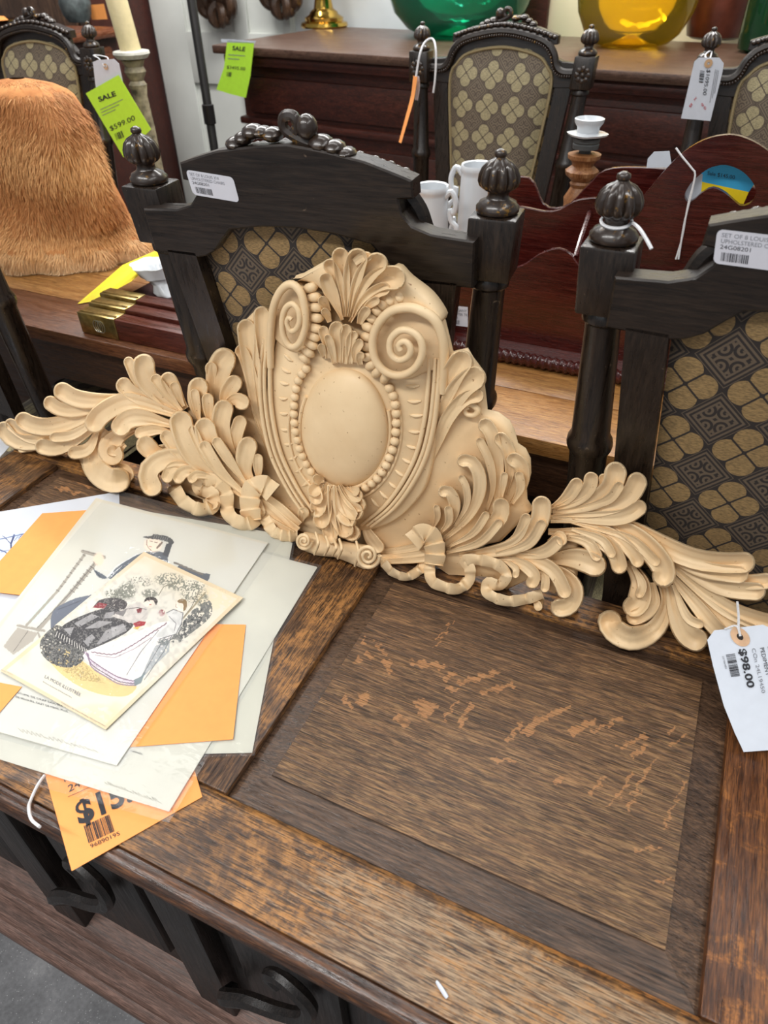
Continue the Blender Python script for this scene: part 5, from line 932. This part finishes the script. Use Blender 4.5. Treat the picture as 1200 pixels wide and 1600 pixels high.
# 3 the man with a chair
pb = Paint(-130, 760, 430, 1215, 2.4, (207, 205, 196)); k = 3.636; q = lambda L: [(x / k, 820 + y / k) for x, y in L]
pb.put(smooth(.55, .8, pb.noise(90)), (196, 190, 172), .35)
pb.line([(-100, 1108), (150, 780), (418, 848)], 5, (206, 194, 168), .4)
SLT, GRY = (84, 90, 100), (158, 150, 138)
pb.poly(q([(240,410),(345,430),(200,560),(130,535)]), (198, 213, 202)); pb.line(q([(478,170),(330,372),(150,570)]), 4, GRY); pb.line(q([(562,192),(412,372),(222,590)]), 6, GRY); pb.line(q([(540,215),(395,390),(205,590)]), .8, (90, 84, 78))
for t in np.linspace(0, .45, 9): x, y = 562 - 150 * t / .45, 192 + 180 * t / .45; pb.line(q([(x - 14, y - 4), (x + 10, y + 12)]), 1, (92, 86, 80))
for t in np.linspace(0, 1, 9): x, y = 478 - 150 * t, 170 + 200 * t; pb.line(q([(x - 8, y - 2), (x + 7, y + 7)]), .9, (100, 94, 86))
pb.line(q([(468,150),(592,184)]), 5, GRY); pb.line(q([(468,144),(592,178)]), .8, (90, 84, 76)); pb.line(q([(100,572),(250,602)]), 4, GRY); pb.poly(q([(100,582),(215,612),(185,660),(75,738),(18,690)]), (172, 164, 152)); pb.line(q([(160,600),(75,720)]), .8, (110, 104, 96)); pb.line(q([(215,612),(230,650)]), 3, GRY)
pb.poly(q([(285,580),(290,520),(320,470),(420,420),(515,398),(620,380),(520,470),(330,600)]), (98, 103, 116)); pb.line(q([(330,480),(460,430)]), .8, (60, 64, 76))
pb.poly(q([(528,250),(560,298),(612,302),(665,240),(790,165),(900,150),(950,180),(960,260),(1030,230),(1130,270),(1190,300),(1000,500),(700,420),(640,320)]), SLT); pb.line(q([(605,300),(660,235),(780,165)]), 1, (225, 225, 225)); pb.line(q([(540,262),(570,296)]), .8, (40, 44, 52))
pb.ell(560 / k, 820 + 195 / k, 8, 10, (232, 206, 184)); pb.ell(868 / k, 820 + 112 / k, 13, 12, (236, 216, 198)); pb.line(q([(835,85),(832,110),(842,128),(862,150)]), .8, (120, 96, 84)); pb.line(q([(850,92),(866,95)]), .9, (70, 60, 56)); pb.line(q([(878,98),(892,100)]), .9, (70, 60, 56)); pb.line(q([(848,122),(862,126)]), .8, (170, 90, 80)); pb.line(q([(892,130),(920,100)]), 3, (120, 104, 92))
pb.poly(q([(812,66),(860,62),(875,52),(950,66),(985,92),(976,112),(930,88),(862,80),(820,74)]), (72, 74, 76)); pb.poly(q([(945,106),(980,100),(955,182),(922,172)]), (62, 66, 72))
for t in range(7): pb.line(q([(880 + t * 12, 56 + t * 3), (872 + t * 12, 78 + t * 3)]), .8, (130, 130, 128))
pb.line(q([(990,215),(1010,222),(1100,262),(1150,280)]), 3, (110, 104, 98))
Bm = stack('man_fashion_plate', 'large fashion plate of a man in dark clothes beside a chair', [(150, 778), (419, 848), (182, 1196), (-112, 1112)], Z(4), vcol('man_print_ink'), [(176, 764), (448, 836), (184, 1206), (-125, 1120)], nx=300, ny=300, paint=pb)
pl = lambda a, b: onz(a, b, Z(4) + .0002)
mb = MB(); f = fn_px(pl, (28, 1084), (110, 1108), (27, 1079), .0003); text(mb, 'COSTUME DE DRAP DOUBLE EN', f, -.12, 0, .85, 1.1); f = fn_px(pl, (22, 1088), (106, 1112), (21, 1083), .0003); text(mb, 'GILET DE VELOURS, GILET DE MEME, PLUS', f, -.15, -.3, .85, 1.15); mb.build('lettering', M_ink, Bm, smooth_=False)
script(Bm, pl, 30, 1140, 150, 1172, 9, 4, M_pen, 5)
O3 = sheet('orange_slip', [(-60, 1055), (34, 1073), (0, 1112), (-70, 1170)], Z(5), M_or, None, 8, 8); tag(O3, 'small orange card corner at the left edge below the lady print', 'card')
# 4 the two ladies
pt_ = Paint(-5, 855, 388, 1150, 3.4, (216, 209, 192))
pt_.put(smooth(.45, .8, pt_.noise(70)), (208, 195, 168), .6); pt_.line([(225, 862), (380, 934), (165, 1140), (0, 1048), (225, 862)], 11, (206, 182, 142), .6); pt_.ell(150, 1120, 40, 20, (222, 200, 160), .5, .45, 20); pt_.ell(345, 935, 40, 18, (226, 206, 170), .5, .4, 16)
pt_.ell(195, 985, 120, 88, (208, 205, 196), .8, 0, 5, .35)
pt_.poly(q([(250,700),(300,800),(420,900),(560,960),(700,975),(765,940),(760,900),(600,860),(450,760),(330,690)]), (214, 186, 124), .9, .22, 9); pt_.poly(q([(260,760),(440,880),(600,900),(470,780),(380,700)]), (150, 132, 84), .6, .5, 5)
DK = (56, 55, 58)
pt_.poly(q([(225,690),(240,640),(330,570),(480,690),(470,770),(400,810),(300,790),(240,740)]), (92, 92, 90), 1, .32, 10); pt_.poly(q([(225,690),(240,640),(330,570),(480,690),(470,770),(400,810),(300,790)]), (40, 40, 42), .7, .55, 6)
pt_.poly(q([(1040,550),(1100,480),(1190,430),(1195,520),(1080,620),(1010,672),(955,640)]), (104, 106, 104), 1, .42, 11); pt_.poly(q([(1040,550),(1150,470),(1150,540),(1020,660)]), (52, 54, 56), .8, .52, 7)
for x, y, a, b, r in [(960,310,80,35,.5), (1050,345,110,30,.52), (1100,390,70,50,.55), (720,375,50,45,.42), (680,400,40,35,.45), (850,390,45,25,.42), (1140,420,40,40,.5), (800,320,70,30,.6), (640,390,40,30,.5)]: pt_.ell(x / k, 820 + y / k, a / k, b / k, (112, 114, 104), .85, r, 6)
pt_.line(q([(1165,385),(1110,450),(1040,530)]), 2.4, (150, 140, 116)); pt_.line(q([(1130,380),(1085,470),(1030,540)]), 1, (110, 104, 92)); pt_.line(q([(900,400),(930,350),(1000,330)]), 1, (120, 116, 100))
pt_.poly(q([(525,470),(570,425),(660,415),(720,440),(700,480),(600,475)]), (62, 58, 60), 1, .2, 8); pt_.poly(q([(525,470),(560,440),(610,450),(590,476)]), (136, 40, 48), .9)
pt_.poly(q([(315,610),(400,545),(560,482),(660,478),(760,540),(720,610),(560,690),(490,712),(400,690),(325,650)]), DK); 
for P in ([(480,590),(560,545),(640,550),(560,585)], [(540,690),(600,600),(700,560),(720,600)], [(420,560),(520,505),(560,520),(450,580)], [(600,500),(650,490),(640,530),(590,530)], [(470,660),(520,620),(540,640),(500,690)], [(360,590),(420,580),(400,630)], [(630,580),(720,570),(640,640)]): pt_.poly(q(P), (168, 166, 166), .8, .25, 8)
for t in np.linspace(0, 1, 26): x, y = 320 + 170 * t, 600 + 105 * t; pt_.line(q([(x, y), (x - 12 + 22 * t, y + 28)]), .8, (226, 222, 214) if int(t * 25) % 2 else (36, 36, 38))
pt_.poly(q([(630,520),(700,480),(780,440),(830,470),(840,520),(800,560),(740,560),(700,540)]), (196, 190, 184)); pt_.poly(q([(640,500),(720,480),(700,520)]), (120, 116, 116)); pt_.poly(q([(775,480),(810,470),(800,500),(780,500)]), (110, 34, 42)); pt_.line(q([(700,480),(780,470),(830,480)]), .8, (70, 66, 66)); pt_.line(q([(650,540),(720,560),(750,560)]), 1.2, (60, 56, 58))
pt_.poly(q([(755,560),(790,545),(830,550),(820,570),(770,585)]), (150, 36, 46)); pt_.poly(q([(750,585),(800,575),(780,595)]), (214, 180, 90)); pt_.ell(918 / k, 820 + 500 / k, 4.5, 5, (110, 30, 40), .9, .3, 4); pt_.ell(890 / k, 820 + 520 / k, 12, 10, (206, 202, 196), .7, .3, 6)
pt_.ell(852 / k, 820 + 440 / k, 7, 8, (238, 218, 202)); pt_.poly(q([(815,440),(830,415),(870,410),(895,430),(885,455),(870,430),(840,430)]), (48, 42, 42)); pt_.line(q([(845,432),(852,433)]), .8, (60, 50, 48)); pt_.line(q([(850,452),(858,453)]), .9, (160, 60, 60))
pt_.poly(q([(955,545),(1010,580),(960,660),(800,890),(770,912),(640,882),(490,772),(478,730),(560,690),(700,640),(880,565)]), (228, 222, 218)); pt_.poly(q([(880,690),(965,650),(960,720),(790,885)]), (150, 156, 160), .8, .3, 8); pt_.poly(q([(770,640),(860,600),(700,760),(640,820)]), (240, 236, 232), .8)
for dd, c in ((0, (122, 100, 122)), (10, (200, 186, 200)), (22, (112, 92, 112)), (36, (140, 120, 140))): pt_.line([(x, y + .5 * math.sin(i * 2.3)) for i, (x, y) in enumerate(spline(q([(478 + dd * .6, 722 + dd * .2), (520, 770 + dd), (600, 825 + dd), (680, 868 + dd), (772, 890 + dd * .6)]), 60))], 1.7, c)
pt_.line([(x, y + .7 * math.sin(i * 1.9)) for i, (x, y) in enumerate(spline(q([(520, 722), (640, 735), (740, 690), (850, 620), (945, 560)]), 60))], 1.5, (112, 84, 100)); pt_.line(q([(540,740),(650,755),(760,705),(860,640)]), .8, (130, 110, 124))
for L in ([(960,600),(900,700),(800,870)], [(990,600),(930,720),(820,880)], [(900,600),(800,720),(720,850)], [(1000,560),(970,640),(900,670)]): pt_.line(q(L), .8, (84, 88, 94))
pt_.poly(q([(945,500),(985,480),(1040,500),(1030,560),(1000,620),(900,640),(890,620),(960,560)]), (206, 206, 204)); pt_.line(q([(945,500),(985,480),(1040,500),(1030,560),(1000,620),(900,650)]), .9, (70, 72, 76)); pt_.line(q([(960,520),(1000,560),(990,600)]), .8, (100, 100, 104)); pt_.ell(930 / k, 820 + 665 / k, 9, 5, (96, 104, 104), .8, .35, 4)
pt_.ell(1022 / k, 820 + 458 / k, 6.5, 9, (240, 222, 206)); pt_.poly(q([(1005,432),(1030,420),(1058,430),(1060,470),(1042,490),(1040,450),(1015,442)]), (128, 104, 72)); pt_.line(q([(1000,450),(998,466),(1006,470)]), .7, (120, 90, 80))
pt_.poly(q([(760,880),(800,860),(830,830),(800,900),(765,915)]), (110, 124, 128), .9)
hm = (1 - smooth(.75, 1.05, np.hypot((pt_.X - 195) / 128, (pt_.Y - 985) / 98))) * (np.sin((pt_.X * .8 + pt_.Y) * 2.6 + 3 * pt_.noise(30)) > .35) * smooth(.35, .7, pt_.noise(14)); pt_.put(hm, (60, 60, 64), .28)
hm = (pt_.c.mean(2) < 110) * (pt_.noise(5) > .62); pt_.put(hm.astype(float), (170, 166, 160), .4)
Lp = stack('ladies_fashion_plate', 'small cream fashion plate of two ladies in gowns on top of the pile', [(225, 862), (380, 934), (165, 1140), (0, 1048)], Z(6), vcol('ladies_print_ink'), nx=300, ny=380, paint=pt_)
pl = lambda a, b: onz(a, b, Z(6) + .0002)
mb = MB(); f = fn_px(pl, (69, 1059), (124, 1088), (71, 1054), .0003); text(mb, 'LA MODE ILLUSTRÉE', f, 0, 0, 1.35, 1.02); f = fn_px(pl, (67, 1066), (112, 1091), (68, 1063), .0003); text(mb, 'Bureaux du Journal, 56 Rue Jacob Paris', f, 0, 0, .95, 1); f = fn_px(pl, (95, 1098), (165, 1136), (96, 1095), .0003); text(mb, 'Toilettes de Mme Fladry, 43 rue Richer', f, 0, 0, .8, 1); f = fn_px(pl, (2, 1047), (20, 1055), (3, 1045), .0003); text(mb, 'Imp. Paris', f, 0, 0, .8, 1); mb.build('lettering', M_ink2, Lp, smooth_=False)
# ---- $98 tag on the pediment
Pb = onz(1162, 1175, TZ + .003); Pt = ped(1150, 985, .062); nn_ = np.cross([1, 0, 0], Pt - Pb); nn_ /= np.linalg.norm(nn_)
pl = lambda a, b: onpl(a, b, Pb, nn_)
T98 = empty('pediment_price_tag', Pb, 'white $98.00 price tag tied to the right end of the carved pediment', 'tag')
card(T98, 'tag_card', M_wt, [(1105, 1000), (1116, 985), (1192, 976), (1212, 985), (1240, 1060), (1262, 1168), (1162, 1175), (1148, 1145), (1131, 1103), (1114, 1040)], pl, .0008)
def disc(px, r0, r1, name, m, lift):
    O_ = pl(*px); u = np.array([1., 0, 0]); v = (Pt - Pb) / np.linalg.norm(Pt - Pb); n = nn_ if np.dot(nn_, CAM - Pb) > 0 else -nn_
    MB().grid([[O_ + n * lift + r * (u * math.cos(a) + v * math.sin(a)) for r in (r0, r1)] for a in np.linspace(0, 2 * math.pi, 28)]).build(name, m, T98)
disc((1156, 995), .0036, .0105, 'eyelet', plain('manila3', (212, 172, 136), .7), .0016); disc((1156, 995), 0.0001, .0036, 'eyelet_hole', plain('hole_dark', (40, 28, 22), .8), .0015)
MB().tube(spline([pl(1156, 994) + [0, -.002, .002], onpl(1154, 980, Pt + [0, -.004, 0], nn_), ped(1154, 962, .055), ped(1152, 940, .05)], 24), .0015, 6).build('cord', M_cord, T98); MB().tube(spline([pl(1156, 994) + [0, -.002, .003], onpl(1150, 978, Pt + [0, -.004, 0], nn_), onpl(1132, 983, Pt + [0, -.003, 0], nn_)], 24), .0012, 6).build('cord', M_cord, T98)
mb = MB(); f = fn_px(pl, (1154, 1014), (1168, 1075), (1169, 1012), .0014); text(mb, '$98.00', f, 0, 0, 1.05, 1, True); f = fn_px(pl, (1187, 1012), (1197, 1056), (1197, 1010), .0014); text(mb, 'PEDIMENT', f, 0, 0, .9, 1.0); f = fn_px(pl, (1199, 1010), (1209, 1056), (1209, 1008), .0014); text(mb, 'LARGE WOOD', f, 0, 0, .9, 1.1)
f = fn_px(pl, (1134, 1023), (1142, 1058), (1148, 1021), .0014); bars(mb, f, 0, 1, 0, 1, 20, 5); mb.build('lettering', M_ink, T98, smooth_=False); mb = MB(); f = fn_px(pl, (1174, 1013), (1190, 1083), (1183, 1011), .0014); text(mb, 'COn 24L19450', f, 0, 0, .9, 1); f = fn_px(pl, (1128, 1025), (1133, 1045), (1133, 1024), .0014); text(mb, '25766483', f, 0, 0, .8, 1); mb.build('lettering', M_ink2, T98, smooth_=False)
# ---- small scraps
sp_ = MB().tube(spline([onz(682, 1533, TZ + .0015), onz(690, 1545, TZ + .002), onz(699, 1559, TZ + .0015)], 10), [.0012, .0016, .0018, .0019, .002, .002, .002, .002, .0019, .0015], 6).build('paper_scrap', M_wt); tag(sp_, 'tiny white paper scrap on the worn front rail of the chest', 'scrap')
wp = sheet('blue_white_leaflet', [(-40, 672), (22, 690), (-2, 716), (-60, 700)], TZ + .0015, M_p3, None, 6, 6); tag(wp, 'pale leaflet corner under the left tip of the pediment', 'paper')
